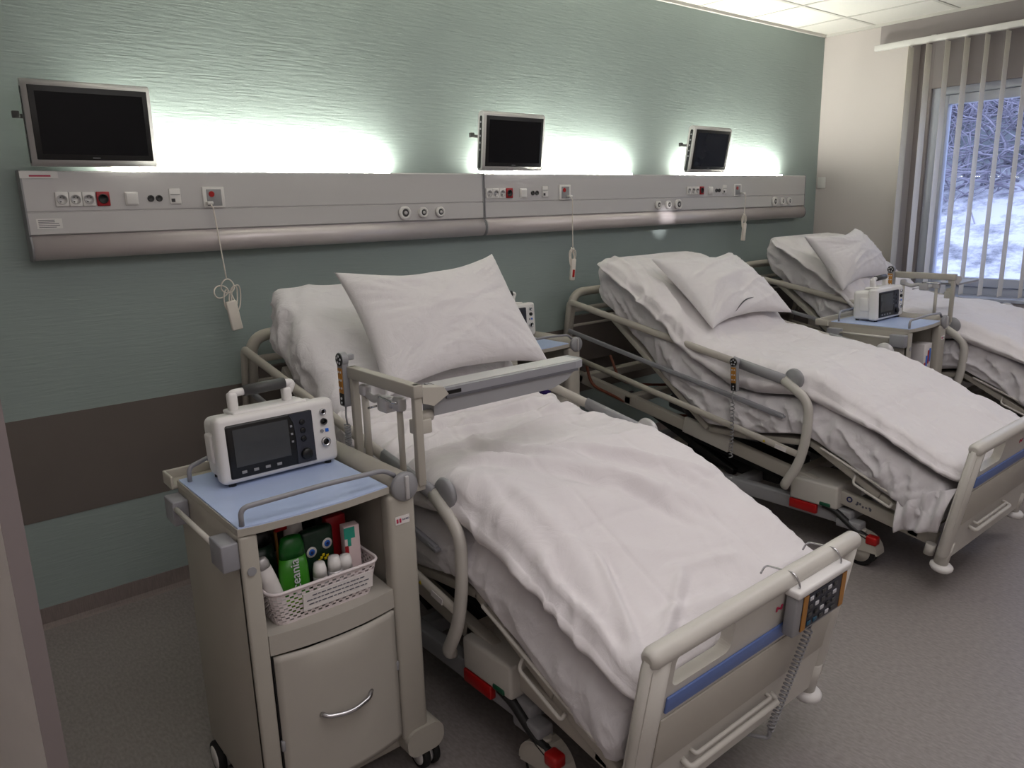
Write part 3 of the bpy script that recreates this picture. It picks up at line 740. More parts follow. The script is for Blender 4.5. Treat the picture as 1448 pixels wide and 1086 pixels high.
for i, (fr, lb) in enumerate(zip((F1, F2, F3), mlabel)):
    soft_block('mattress', BOT, MTOP, lambda a: .030 + .025 * max(0, min(1, (a - 1.5) / .4)), lambda a: BW - .030, .045, 2.07, 170, 50, 18, fr, 11 + i * 7, 1.0, st_sheet1 if i == 0 else st_sheet, lb, 'mattress', 'sheet', extra=shear, edge_r=.045)

# duvets
DB = [(.02, .36), (.18, .40), (.38, .455), (.57, .47), (.76, .49), (1.0, .42), (1.15, .41), (1.35, .47), (1.6, .62), (1.85, .75), (2.1, .86)]
DT1 = [(.02, .455), (.08, .49), (.3, .555), (.5, .625), (.72, .66), (.95, .615), (1.1, .57), (1.25, .555), (1.38, .55), (1.5, .56)]
DT2 = [(.02, .45), (.08, .48), (.3, .525), (.5, .585), (.72, .63), (.95, .625), (1.15, .60), (1.35, .60), (1.55, .685), (1.75, .79), (1.95, .86), (2.1, .86)]
RIDGES = [(.13, .92, .66, .34, .030, .014), (.27, .95, .60, .29, .022, .010), (.26, 1.03, .43, .53, .028, .010), (.14, .66, .13, .25, .03, .010), (.40, .85, .75, .42, .02, .010), (.75, .97, .05, 1.02, .028, .020), (.83, 1.12, .24, 1.15, .022, .016),
          (.68, 1.22, .10, 1.29, .028, .022), (.80, 1.38, .2, 1.36, .03, .018), (.50, .70, .80, .44, .018, .009), (.12, .05, .38, .20, .016, .012), (.08, .10, .20, .34, .016, .012), (.03, .12, .05, .40, .02, .012), (.45, .10, .20, .12, .018, .008), (.6, .18, .35, .22, .015, .006)]
def st_d1(s, a, x, n, seed, q, w):
    d, dx = st_duvet(s, a, x, n, seed, q, w)
    if a > 1.0:
        k = min(1, (a - 1.0) / .2)
        d += k * (.030 * folds(x, a, 77, .12, 1.4, 7, 2) + .015 * folds(x, a, 78, -.25, 2, 12, 2))
    for (xa, aa, xb, ab, wd, am) in RIDGES:
        ux, ua = xb - xa, ab - aa; L = math.hypot(ux, ua); ux /= L; ua /= L
        px, pa = x - xa, a - aa; t_ = (px * ux + pa * ua) / L; dd = px * ua - pa * ux + .02 * rn(x * 4, a * 4, xa * 9)
        if -.2 < t_ < 1.2:
            e = max(0, min(1, (t_ + .15) / .3, (1.15 - t_) / .3)); e = e * e * (3 - 2 * e)
            d += 1.45 * am * e * (math.exp(-(dd / wd) ** 2) - .55 * math.exp(-((dd - 1.7 * wd) / wd) ** 2))
    return d, dx
def ex1(x, a, n, s, t, q):
    if t > .93: a += .03 * rn(x * 5, 1, 3)
    return x, a, n
soft_block('duvet', DB, DT1, lambda a: .018, lambda a: BW - .018 - .03 * max(0, min(1, (a - .6) / .3)), .02, 1.50, 210, 120, 8, F1, 41, 1.0, st_d1, 'white duvet with ironed creases spread over the nearest bed', 'duvet', 'duvet', extra=ex1, edge_r=.085)
soft_block('duvet', DB, DT2, lambda a: .022 if a < 1.2 else .022 - .03 * min(1, (a - 1.2) / .3), lambda a: BW - .012, .02, 2.02, 230, 100, 8, F2, 57, 1.0, st_lumpy, 'white duvet covering the middle bed, bunched up along its raised head end', 'duvet', 'duvet', extra=shear, edge_r=.11)
soft_block('duvet', DB, DT2, lambda a: .012 - .03 * min(1, max(0, a - 1.0)), lambda a: BW - .012, .02, 2.02, 170, 80, 8, F3, 73, 1.0, st_lumpy, 'white duvet over the farthest bed, beside the window', 'duvet', 'duvet', extra=shear, edge_r=.11)
# sheet tail hanging at the foot of bed 2
b = MB(); bm = b.bm; n1, n2 = 24, 18; g = []
for i in range(n1 + 1):
    row = []
    for j in range(n2 + 1):
        u, v = i / n1, j / n2
        v2 = v ** 1.2
        aT, nT = .22 - .20 * u, .24 + .12 * u
        aB, nB = .185 - .155 * u ** 1.3, .080 + .075 * u
        a = aT + (aB - aT) * v2; n = nT + (nB - nT) * v2; x = .022 - .030 * math.sin(v * PI * .7) + .016 * math.sin(u * 9 + v * 5) * (.3 + v * .7) + .012 * math.sin(u * 21 - v * 3) * (1 - v * .3)
        row.append(bm.verts.new((x, a, n)))
    g.append(row)
for i in range(n1):
    for j in range(n2): bm.faces.new((g[i][j], g[i + 1][j], g[i + 1][j + 1], g[i][j + 1])).smooth = True
for v in bm.verts: v.co = (Matrix.Translation((0, 0, F2[2])) @ Matrix.Rotation(TH, 4, 'X')) @ v.co
o = b.build('sheet_corner', 'sheet'); o.parent = [q for q in bpy.data.objects if q.name == 'mattress.001'][0]
md = o.modifiers.new('s', 'SOLIDIFY'); md.thickness = .003

def pillow(TL, TR, BR, BL, thick, seed, label, dent=None, flip=1):
    TL, TR, BR, BL = map(V, (TL, TR, BR, BL)); N = 54
    nrm = ((TR - TL).cross(TL - BL)).normalized()
    if nrm.y > 0: nrm = -nrm
    c = (TL + TR + BR + BL) / 4
    bm = bmesh.new(); lay = []
    for side in (1, -1):
        g = []
        for i in range(N + 1):
            row = []
            for j in range(N + 1):
                s, t = -1 + 2 * i / N, -1 + 2 * j / N
                s2 = math.sin(s * PI / 2) * .5 + s * .5; t2 = math.sin(t * PI / 2) * .5 + t * .5
                ss = s2 * (1 - .07 * (1 - t2 ** 2)); tt = t2 * (1 - .23 * (1 - abs(s2) ** 2.2) + .02 * rn(s2 * 2, t2, seed))
                p = TL * ((1 - ss) / 2 * (1 + tt) / 2) + TR * ((1 + ss) / 2 * (1 + tt) / 2) + BR * ((1 + ss) / 2 * (1 - tt) / 2) + BL * ((1 - ss) / 2 * (1 - tt) / 2)
                h = thick * ((1 - s2 ** 2) ** .5 * (1 - t2 ** 2) ** .5) ** .85
                if abs(s) < 1 and abs(t) < 1:
                    r = math.hypot(s2, t2); ang = math.atan2(t2 * .6, s2)
                    e = min(1, 3 * min(1 - abs(s2), 1 - abs(t2)))
                    h += 1.5 * e * (.010 * rn(s2 * 1.5, t2 * 1.5, seed) + .009 * r * folds(math.cos(ang) * 1.4, math.sin(ang) * 1.4 + r * .25, seed + 3, .3, 1.5, 9, 2) + .008 * folds(s2 * .4, t2 * .3, seed + 6, .25, 1.5, 7, 3) - .004)
                    if dent and side == 1: h -= dent[2] * math.exp(-((s2 - dent[0]) ** 2 + (t2 - dent[1]) ** 2) / .09)
                k = 1 if side == 1 else -.45
                row.append(bm.verts.new(p + nrm * h * k))
            g.append(row)
        for i in range(N):
            for j in range(N): bm.faces.new((g[i][j], g[i + 1][j], g[i + 1][j + 1], g[i][j + 1])).smooth = True
    bmesh.ops.remove_doubles(bm, verts=bm.verts, dist=.0006)
    b = MB(); b.bm.free(); b.bm = bm
    o = b.build('pillow', 'pillow', loc=c); return tag(o, label, 'pillow')
pillow((1.335, -.765, 1.425), (2.10, -.77, 1.45), (2.15, -1.08, .99), (1.345, -1.08, .98), .105, 3, 'large white pillow propped upright on the nearest bed')
pillow((3.33, -.64, 1.345), (4.03, -.66, 1.34), (4.08, -1.08, 1.00), (3.34, -1.06, .99), .115, 9, 'flatter white pillow with a dent, sunk into middle bed covers', dent=(.0, -.45, .035))
po = [q for q in bpy.data.objects if q.name == 'pillow.001'][0]
b = MB(); vs_ = [v.co for v in po.data.vertices]
tgt = []
TLp, TRp, BRp, BLp = V((3.33, -.64, 1.345)), V((4.03, -.66, 1.34)), V((4.08, -1.08, 1.00)), V((3.34, -1.06, .99))
cc = (TLp + TRp + BRp + BLp) / 4; nr = ((TRp - TLp).cross(TLp - BLp)).normalized(); nr = -nr if nr.y > 0 else nr
base_, hs_ = [], []
for k in range(9):
    s_ = -.42 + .56 * k / 8; t_ = -.80 + .16 * math.sin(k / 8 * PI * .6) + .06 * k / 8
    p = TLp * ((1 - s_) / 2 * (1 + t_) / 2) + TRp * ((1 + s_) / 2 * (1 + t_) / 2) + BRp * ((1 + s_) / 2 * (1 - t_) / 2) + BLp * ((1 - s_) / 2 * (1 - t_) / 2) - cc
    near = sorted((v for v in vs_ if (v - p).dot(nr) > .0), key=lambda v: ((v - p) - nr * (v - p).dot(nr)).length)[:4]
    base_.append(p); hs_.append(max((v - p).dot(nr) for v in near))
for k in range(9): tgt.append(base_[k] + nr * (sum(hs_[max(0, k - 1):k + 2]) / len(hs_[max(0, k - 1):k + 2]) + .002))
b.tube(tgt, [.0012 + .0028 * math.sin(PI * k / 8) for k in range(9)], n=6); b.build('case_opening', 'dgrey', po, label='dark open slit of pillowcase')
pillow((4.76, -.74, 1.405), (5.44, -.74, 1.43), (5.56, -.97, 1.09), (4.86, -.98, 1.05), .125, 15, 'white pillow standing on edge on the bed by the window')

# ---------------------------------------------------------------- bedside cabinets
def cabinet(x0, yf, label, frame=True, tray=0, Hh=.93, coil=False):
    R = thing('bedside_cabinet', label, 'cabinet', (x0, yf, 0)); Wd, D = .475, .465
    b = MB()
    b.box((0, .0, .10), (.018, D, Hh - .02), .004); b.box((0, -.006, .10), (.045, .02, Hh - .025), .006)
    b.build('side_panel', 'cab', R)
    b = MB(); b.box((.42, 0, .12), (Wd - .02, D, Hh - .02), .004); b.box((.40, -.012, .14), (.485, .04, Hh - .03), .014, 3); b.build('side_pillar', 'cab', R)
    b = MB(); b.box((.015, D - .015, .10), (.45, D, Hh - .02)); b.box((.015, .03, .10), (.43, D, .16), .004); b.build('back_panel', 'cab', R)
    def bow(x): return -.028 * (1 - ((x - .225) / .185) ** 2)
    xs = [.045 + (.40 - .045) * k / 16 for k in range(17)]
    # shelf
    b = MB(); b.prism([(x, bow(x) * .8 - .004) for x in xs] + [(.42, D - .01), (.018, D - .01)], .575, .63, 'z'); sh = b.build('shelf', 'cabdoor', R)
    # door with recess lip at top and cut at bottom
    b = MB(); xs2 = [.05 + (.395 - .05) * k / 20 for k in range(21)]
    bm = b.bm; g = []
    zr = [.165, .18, .22, .3, .4, .5, .55, .568]
    for x in xs2:
        col = []
        for z in zr:
            y = bow(x) - .006
            if z > .56: y += .012 * math.exp(-((x - .22) / .09) ** 4)
            col.append(bm.verts.new((x, y, z)))
        g.append(col)
    for i in range(20):
        for j in range(len(zr) - 1): bm.faces.new((g[i][j], g[i + 1][j], g[i + 1][j + 1], g[i][j + 1])).smooth = True
    dr = b.build('door', 'cabdoor', R); md = dr.modifiers.new('s', 'SOLIDIFY'); md.thickness = .016; md.offset = -1
    b = MB(); b.box((.05, .005, .165), (.395, .02, .568)); b.build('door_liner', 'dgrey', R)
    b = MB(); b.tube(rpath([(.15, bow(.15) - .004, .362), (.16, bow(.16) - .022, .358), (.225, bow(.225) - .034, .345), (.29, bow(.29) - .022, .358), (.30, bow(.3) - .004, .362)], .03), [.004] * 1 + [.006] * 0 or .0065, n=10) if False else b.tube(rpath([(.15, bow(.15) - .004, .372), (.165, bow(.165) - .020, .366), (.225, bow(.225) - .030, .358), (.285, bow(.285) - .020, .366), (.30, bow(.3) - .004, .372)], .04), .0065, n=10)
    b.build('handle', 'chrome', dr)
    b = MB(); b.box((.046, -.012, .30), (.056, .0, .33), .003); b.box((.390, -.012, .38), (.400, .0, .41), .003); b.build('hinge', 'greige', dr)
    b = MB(); b.cyl((.022, -.0095, Hh - .115), (.022, -.005, Hh - .115), .011); b.build('cap_screw', 'greige', R)
    # top
    b = MB(); tp = [(.0, -.002), (.05, -.012), (.15, -.020), (.28, -.018), (.41, -.004), (.41, D), (.0, D)]
    b.prism(tp, Hh - .022, Hh - .004, 'z'); b.build('tabletop', 'cab', R)
    b = MB(); b.prism([(x * .985 + .003, y * .97 + .003) for x, y in tp], Hh - .004, Hh, 'z'); b.build('top_laminate', 'blue', R, label='pale blue laminate top')
    b = MB(); b.tube(rpath([(.015, .005, Hh), (.015, .005, Hh + .045), (.22, -.02, Hh + .058), (.40, .0, Hh + .045), (.435, .005, Hh + .02)], .05, 8), .0065, n=10)
    b.build('guard_rod', 'rod', R)
    b = MB(); b.tube(rpath([(.022, D - .05, Hh), (.022, D - .05, Hh + .04), (.10, D - .015, Hh + .05), (.36, D - .015, Hh + .05), (.40, D - .02, Hh)], .03, 8), .0065, n=10)
    b.build('guard_rod', 'rod', R)
    # rear tray
    b = MB(); b.box((-.012, D, Hh - .03), (.43, D + .075, Hh - .018), .004); b.box((-.014, D + .07, Hh - .03), (.43, D + .08, Hh + .008), .003); b.box((-.016, D - .0, Hh - .03), (-.008, D + .08, Hh + .008), .003); b.build('rear_tray', 'beige', R)
    # round side tube and disc
    b = MB(); b.cyl((.455, .0, Hh - .012), (.455, D, Hh - .012), .036, n=24); b.build('side_tube', 'cab', R)
    b = MB(); b.lathe([(.02, 0), (.038, 0), (.041, .004), (.041, .014), (.036, .02), (.01, .022)], m=T(.455, 0, Hh - .012) @ Matrix.Rotation(PI / 2, 4, 'X'), n=32); k = b.build('pivot_disc', 'greige', R)
    b = MB(); b.box((.449, -.027, Hh - .046), (.461, -.018, Hh + .022), .003); b.build('disc_grip', 'silver', k)
    # towel rail
    b = MB(); b.box((-.042, .0, Hh - .105), (.0, .085, Hh - .035), .004); tr = b.build('rail_bracket', 'rod', R); b = MB(); b.box((-.042, D - .09, Hh - .105), (.0, D - .01, Hh - .035), .004); b.build('rail_bracket', 'rod', R)
    b = MB(); b.tube([(-.034, .04, Hh - .055), (-.034, D - .05, Hh - .055)], .007, n=10); b.build('towel_rail', 'beige_lt', tr)
    # emblem
    b = MB(); b.box((.418, -.0135, Hh - .115), (.462, -.0118, Hh - .092)); e = b.build('maker_label', 'paper', R)
    b = MB()
    for i in range(2): b.box((.421 + i * .009, -.0142, Hh - .110), (.427 + i * .009, -.0135, Hh - .098), .0003)
    b.build('emblem', 'pinkp', e); text('label_print', 'FAMED', .007, 'navy', T(.450, -.0138, Hh - .103) @ FACE_Y, e)
    # casters
    for (cx, cy) in ((.02, .02), (.02, D - .04), (.49, .03), (.49, D - .04)):
        c = caster(R, cx, cy, .048, 'white', top=.11, open_=True)
    b = MB(); b.prism(rrect(.405, .082, .53, .168, .036, 8), -.022, .10, 'y'); b.build('caster_fairing', 'cab', R); b = MB(); b.prism(rrect(.405, .082, .53, .168, .036, 8), D - .10, D, 'y'); b.build('caster_fairing', 'cab', R)
    b = MB(); b.tube([(.05, .1, .09), (.40, .1, .09)], .003, n=6); b.tube([(.05, .3, .09), (.40, .3, .09)], .003, n=6)
    for i in range(5): b.tube([(.08 + i * .07, .05, .088), (.08 + i * .07, .4, .088)], .002, n=6)
    b.build('wire_rack', 'greige', R)
    if frame:
        xo = .505; zt = Hh + .265
        b = MB(); b.box((xo - .012, -.026, Hh - .02), (xo + .012, -.006, zt), .003); b.box((xo - .012, .322, Hh - .02), (xo + .012, .342, zt), .003); b.box((xo - .016, -.03, zt - .036), (xo + .014, .346, zt), .003); b.box((xo - .05, -.02, Hh - .035), (xo + .012, .34, Hh - .01), .004)
        fr = b.build('tray_frame', 'cab', R)
        b = MB(); b.cyl((xo, .075, Hh - .02), (xo, .075, zt - .06), .009); b.build('inner_post', 'beige', fr); b = MB(); b.cyl((xo, .27, Hh - .02), (xo, .27, zt - .06), .011); b.build('inner_post', 'beige', fr)
        b = MB(); b.box((xo - .014, .055, zt - .09), (xo + .014, .095, zt - .05), .008, 3); b.box((xo - .014, .25, zt - .08), (xo + .014, .285, zt - .045), .008, 3)
        b.tube(rpath([(xo, .26, zt - .07), (xo, .22, zt - .085), (xo, .18, zt - .068), (xo, .14, zt - .085), (xo, .08, zt - .07)], .03), .010, n=10, sx=.9, sy=1.2)
        b.box((xo - .02, .12, zt - .105), (xo + .02, .17, zt - .06), .008, 3); cl = b.build('clamp', 'silver', fr)
        b = MB(); b.tube(rpath([(xo - .02, .15, zt - .058), (xo - .03, .13, zt - .054), (xo - .03, .06, zt - .058), (xo - .02, .05, zt - .06)], .01), .004, n=8); b.tube([(xo - .02, .17, zt - .09), (xo - .03, .20, zt - .10)], .0035, n=6); b.build('lever', 'chrome', cl)
        b = MB(); b.prism([(-.03, -.022), (-.03, .022), (.04, .012), (.055, -.010), (.005, -.035)], -.024, .02, 'y', m=T(xo + .045, .0, zt - .032)); b.cyl((xo + .01, .01, zt - .10), (xo + .06, .01, zt - .10), .016); b.box((xo + .0, -.01, zt - .145), (xo + .05, .03, zt - .105), .003); b.build('tray_hinge', 'beige', fr)
        b = MB()
        if tray == 1:
            # tray board reaching over the bed
            b.prism([(xo + .09, -.012), (xo + .60, -.012), (xo + .64, .0), (xo + .655, .03), (xo + .655, .085), (xo + .09, .085)], zt - .052, zt - .028, 'z')
            t_ = b.build('tray', 'rod', fr)
            b = MB(); b.prism([(xo + .06, zt - .100), (xo + .06, zt - .055), (xo + .60, zt - .055), (xo + .565, zt - .082), (xo + .50, zt - .100)], -.008, .05, 'y'); b.build('tray_beam', 'greige', t_)
            b = MB(); b.box((xo + .10, .004, zt - .029), (xo + .63, .078, zt - .0265)); b.build('tray_top', 'silver', t_)
            b = MB(); b.box((xo + .10, -.0135, zt - .058), (xo + .61, -.008, zt - .050)); b.build('tray_edge', 'groove', t_)
            b = MB(); b.box((xo + .10, -.014, zt - .046), (xo + .15, -.011, zt - .036)); b.build('tray_slot', 'black', t_)
        else:
            b.prism([(xo + .09, -.01), (xo + .40, -.01), (xo + .42, .02), (xo + .42, .10), (xo + .09, .10)], zt - .075, zt - .063, 'z', m=T(0, 0, 0) ); b.build('tray', 'greige', fr)
    return R
CX1, CY1 = .545, -1.745
CX2, CY2 = 2.37, -.545
CX3, CY3 = 4.335, -1.64
cabinet(CX1, CY1, 'near beige bedside cabinet with full basket shelf, left of the nearest bed', True, 1)
cabinet(CX2, CY2, 'beige bedside cabinet standing against the wall between nearest and middle beds', False)
cabinet(CX3, CY3, 'beige bedside cabinet between middle bed and window bed, thin tray raised', True, 0)

# ---------------------------------------------------------------- patient monitors
def monitor(x, y, z, label, rot=0, on=False):
    R = thing('patient_monitor', label, 'monitor', (x, y, z), rot); w, h, d = .342, .19, .15
    tl = Matrix.Rotation(-.06, 4, 'X')
    b = MB(tl); b.box((0, 0, 0.004), (w, .055, h), .016, 4); b.box((.01, .04, .008), (w - .01, d, h - .012), .022, 4)
    b.box((-.004, .05, .06), (.02, .10, h - .05), .006, 3); b.build('housing', 'white', R)
    b = MB(tl); b.box((.055, .015, h - .006), (w - .075, .10, h + .007), .006, 3)
    b.box((.06, .045, h), (.085, .075, h + .055), .008, 3); b.box((.215, .045, h), (.24, .075, h + .045), .008, 3); b.tube(rpath([(.07, .06, h + .03), (.07, .06, h + .052), (.25, .06, h + .056), (.235, .06, h + .03)], .02), .011, n=10)
    hd = b.build('carry_handle', 'white', R)
    b = MB(tl); b.tube([(.105, .06, h + .054), (.225, .06, h + .057)], .0155, n=14); b.build('grip', 'dgrey', hd)
    b = MB(tl); b.box((.022, -.004, .018), (.27, .01, h - .022), .006, 3); bz = b.build('front_bezel', 'black', R)
    b = MB(tl); b.box((.04, -.0052, .05), (.195, -.003, h - .036)); b.build('screen', 'lcd', bz)
    b = MB(tl); b.prism([(.212, .02), (.268, .02), (.268, h - .024), (.200, h - .024), (.211, h - .05), (.214, .09)], -.0056, -.003, 'y'); kp = b.build('keypad', 'keyb', bz)
    b = MB(tl)
    for i in range(3): b.lathe([(.007, 0), (.0085, .001), (.006, .003), (.001, .003)], m=T(.236, -.0055, h - .052 - i * .024) @ Matrix.Rotation(PI / 2, 4, 'X'), n=16)
    b.build('key', 'black', kp)
    b = MB(tl); b.lathe([(.017, 0), (.0165, .008), (.014, .011), (.001, .011)], m=T(.240, -.0055, .045) @ Matrix.Rotation(PI / 2, 4, 'X'), n=24); b.build('dial', 'black', kp)
    b = MB(tl)
    for i in range(4): b.box((.052 + i * .033, -.0056, .030), (.066 + i * .033, -.004, .038), .001)
    for i in range(3): b.box((.2005, -.0056, .085 + i * .022), (.207, -.004, .091 + i * .022), .001)
    b.build('button_mark', 'greige', bz)
    px = .303
    for (pz, r, mt) in ((.155, .009, 'chrome'), (.126, .0095, 'black'), (.066, .0135, 'chrome')):
        b = MB(tl); b.lathe([(r, 0), (r, .009), (r * .7, .010), (r * .65, .004), (.001, .004)], m=T(px, .001, pz) @ Matrix.Rotation(PI / 2, 4, 'X'), n=20); p = b.build('connector', mt, R)
        b = MB(tl); b.lathe([(r * .6, 0), (r * .6, .006), (.001, .006)], m=T(px, .001, pz) @ Matrix.Rotation(PI / 2, 4, 'X'), n=16); b.build('connector_core', 'black', p)
    b = MB(tl); b.cyl((px - .008, -.004, .099), (px - .008, .002, .099), .005); b.build('port', 'greige', R)
    b = MB(tl); b.box((px + .003, -.003, .094), (px + .013, .002, .104), .001); b.build('port', 'bluep', R, label='blue port')
    b = MB(tl)
    for (fx, fy) in ((.03, .02), (w - .03, .02), (.03, d - .02), (w - .03, d - .02)): b.cyl((fx, fy, -.003), (fx, fy, .012), .01)
    b.build('foot', 'rubber', R)
    return R
monitor(.612, -1.472, .935, 'near white patient monitor with carry handle on blue cabinet top')
monitor(2.47, -.25, .935, 'white patient monitor mostly hidden behind the nearest bed pillow')
monitor(4.44, -1.41, .935, 'white patient monitor on the cabinet between middle and window beds', 0)

# ---------------------------------------------------------------- handsets and control box
def coil_path(p0, p1, r, turns, n=10):
    p0, p1 = V(p0), V(p1); d = (p1 - p0); q = d.to_track_quat('Z', 'Y'); out = []
    N = int(turns * n)
    for k in range(N + 1):
        t = k / N; a = 2 * PI * turns * t
        out.append(p0 + q @ V((r * math.cos(a), r * math.sin(a), d.length * t)))
    return out
def handset(x, y, z, label, tail, tilt=0):
    R = thing('bed_handset', label, 'remote control', (x, y, z))
    mm = Matrix.Rotation(tilt, 4, 'X') @ Matrix.Scale(.82, 4)
    # face toward -x, built in (y,z)
    b = MB(mm); prof = [(-.019, -.20), (.019, -.20), (.021, -.19), (.021, -.04)] + [(.027 * math.cos(a), -.024 + .027 * math.sin(a)) for a in [-.6 + (PI + 1.2) * k / 16 for k in range(17)]] + [(-.021, -.04), (-.021, -.19)]
    b.prism(prof, -.012, .012, 'x'); b.box((.008, -.01, -.03), (.045, .01, -.008), .004); b.build('body', 'greige', R)
    b = MB(mm); b.lathe([(.024, 0), (.024, .003), (.001, .003)], m=T(-.0125, 0, -.024) @ Matrix.Rotation(-PI / 2, 4, 'Y'), n=24); b.box((-.0145, -.016, -.195), (-.012, .016, -.15), .001); kp = b.build('keypad', 'black', R)
    b = MB(mm); b.box((-.0148, -.016, -.150), (-.012, .016, -.055), .001); o = b.build('key_field', 'orange', R, label='orange key field')
    b = MB(mm)
    for a in range(5): b.cyl((-.0175, .014 * math.cos(a * 1.256 + .4), -.024 + .014 * math.sin(a * 1.256 + .4)), (-.015, .014 * math.cos(a * 1.256 + .4), -.024 + .014 * math.sin(a * 1.256 + .4)), .0045, n=10)
    for i in range(3):
        for j in (-1, 1): b.cyl((-.017, j * .008, -.07 - i * .03), (-.0145, j * .008, -.07 - i * .03), .0042, n=10)
    b.cyl((-.017, 0, -.17), (-.0145, 0, -.17), .005, n=10); b.cyl((-.017, 0, -.186), (-.0145, 0, -.186), .004, n=10); b.build('key', 'keyw', R)
    b = MB(); e = [V((0, 0, -.16)), V((0, .005, -.20)), V((0, 0, -.225))]
    b.tube(e, .003, n=8); b.tube(coil_path((0, 0, -.225), tail, .008, 15), .0028, n=6); b.build('coiled_cable', 'greige', R)
    return R
handset(1.03, -1.385, 1.235, 'grey handset with orange keys on the near cabinet tray frame', (.01, .02, -.35), 0)
handset(3.125, -1.345, .905, 'grey handset with orange keys on the middle bed side rail', (.03, .02, -.52), -.05)
handset(4.80, -1.31, 1.23, 'grey handset with orange keys behind the far monitor', (.01, .02, -.33), 0)

def control_box(fr):
    R = thing('nurse_control_box', 'white control box with orange and dark keys hooked on nearest footboard', 'control box', (fr[0], fr[1], 0))
    K = T(0, 0, fr[2]) @ Matrix.Rotation(TH, 4, 'X') 
    K2 = K @ T(.665, -.072, .405) @ Matrix.Rotation(-.10, 4, 'X')
    w, h = .265, .122
    b = MB(K2); b.box((-w / 2, 0, 0), (w / 2, .035, h), .006); b.build('housing', 'greige', R)
    b = MB(K2); b.box((-w / 2 - .004, -.006, h - .004), (w / 2 + .004, .04, h + .018), .006); b.build('top_ledge', 'white', R)
    b = MB(K2); b.box((-w / 2 + .028, -.003, .012), (w / 2 - .012, .001, h - .006), .001); f = b.build('key_panel', 'keyb', R)
    b = MB(K2); b.box((-w / 2 + .028, -.0042, .012), (-w / 2 + .05, -.002, h - .006)); b.build('key_border', 'orange', f); b = MB(K2); b.box((w / 2 - .038, -.0042, .012), (w / 2 - .014, -.002, h - .006)); b.build('key_border', 'orange', f)
    for i in range(5):
        for j in range(4):
            b = MB(K2); X = -w / 2 + .066 + i * .031; Z = .026 + j * .025
            b.box((X - .009, -.006, Z - .006), (X + .009, -.003, Z + .006), .002)
            b.build('key', ('teal' if (j == 0 and i < 2) else 'keyw' if (i + j) % 3 == 0 else 'black' if (i * j) % 2 else 'dgrey'), f)
    for xx in (-w / 2 + .02, w / 2 - .03):
        b = MB(K2); b.tube(rpath([(xx, .01, h + .006), (xx, .01, h + .03), (xx, .03, h + .055), (xx, .115, h + .04), (xx, .125, h + .01)], .02), .0028, n=8); b.build('hook', 'chrome', R)
    p0 = K2 @ V((.0, .015, .0)); p1 = K @ V((.60, -.055, .19)); p2 = K @ V((.58, -.055, .055)); p3 = K @ V((.52, .02, .02))
    b = MB(); b.tube([p0, (p0 + p1) / 2 * 1 + V((0, -.005, .08)), p0 + (p1 - p0) * .25], .0035, n=8) if False else b.tube([p0, p0 + (p1 - p0) * .12], .0035, n=8)
    b.tube(coil_path(p0 + (p1 - p0) * .12, p2, .0095, 26), .003, n=6); b.tube(rpath([p2, p2 + V((0, 0, -.03)), p3], .02), .006, n=8); b.build('coiled_cable', 'greige', R)
control_box(F1)

# ---------------------------------------------------------------- basket and toiletries
def basket(x, y, z, w, d, h, label, m='basket'):
    R = thing('storage_basket', label, 'basket', (x, y, z))
    bm = bmesh.new(); corners = rrect(0, 0, w, d, .03, 5)
    # resample perimeter
    per = []; L = [V((p[0], p[1], 0)) for p in corners]; tot = sum((L[i] - L[i - 1]).length for i in range(len(L))); N = 96; step = tot / N
    i = 0; acc = 0; pos = L[0].copy(); seg = 0
    for k in range(N):
        t = k * step; s_ = 0
        for i in range(len(L)):
            q, r = L[i], L[(i + 1) % len(L)]; l = (r - q).length
            if s_ + l >= t: per.append(q + (r - q) * ((t - s_) / max(l, 1e-9))); break
            s_ += l
    c = V((w / 2, d / 2, 0)); NZ = 13; rows = []
    for j in range(NZ + 1):
        f = .88 + .12 * j / NZ
        rows.append([bm.verts.new((c.x + (p.x - c.x) * f, c.y + (p.y - c.y) * f, h * j / NZ)) for p in per])
    fs = []
    for j in range(NZ):
        for k in range(N): fs.append((j, k, bm.faces.new((rows[j][k], rows[j][(k + 1) % N], rows[j + 1][(k + 1) % N], rows[j + 1][k]))))
    bm.faces.new(rows[0])
    holes = [f for j, k, f in fs if 0 < j < NZ - 1 and (j + k) % 2 == 0]
    r = bmesh.ops.inset_individual(bm, faces=holes, thickness=.0009)
    bmesh.ops.delete(bm, geom=holes, context='FACES_ONLY')
    b = MB(); b.bm.free(); b.bm = bm
    o = b.build('mesh_body', m, R); md = o.modifiers.new('s', 'SOLIDIFY'); md.thickness = .0022
    b = MB(); b.tube([V((p.x, p.y, h)) for p in per], .0045, n=8, closed=True); b.build('rim', m, R)
    return R
SH = .63
BX, BY = CX1 + .062, CY1 + .004
bk = basket(BX, BY, SH, .31, .24, .095, 'white perforated basket of toiletries on the near cabinet shelf')
b = MB(Matrix.Rotation(.12, 4, 'X')); b.box((.085, .008, .022), (.285, .0095, .072)); o = b.build('label_card', 'paper', bk, label='paper card with three lines of grey print')
b = MB(Matrix.Rotation(.12, 4, 'X'))
for i, (a, c) in enumerate(((.10, .268), (.095, .275), (.11, .262))):
    x = a
    while x < c:
        l = random.uniform(.006, .016); b.box((x, .0072, .036 + i * .012), (min(x + l, c), .0081, .0388 + i * .012)); x += l + .003
b.build('card_print', 'text', o)

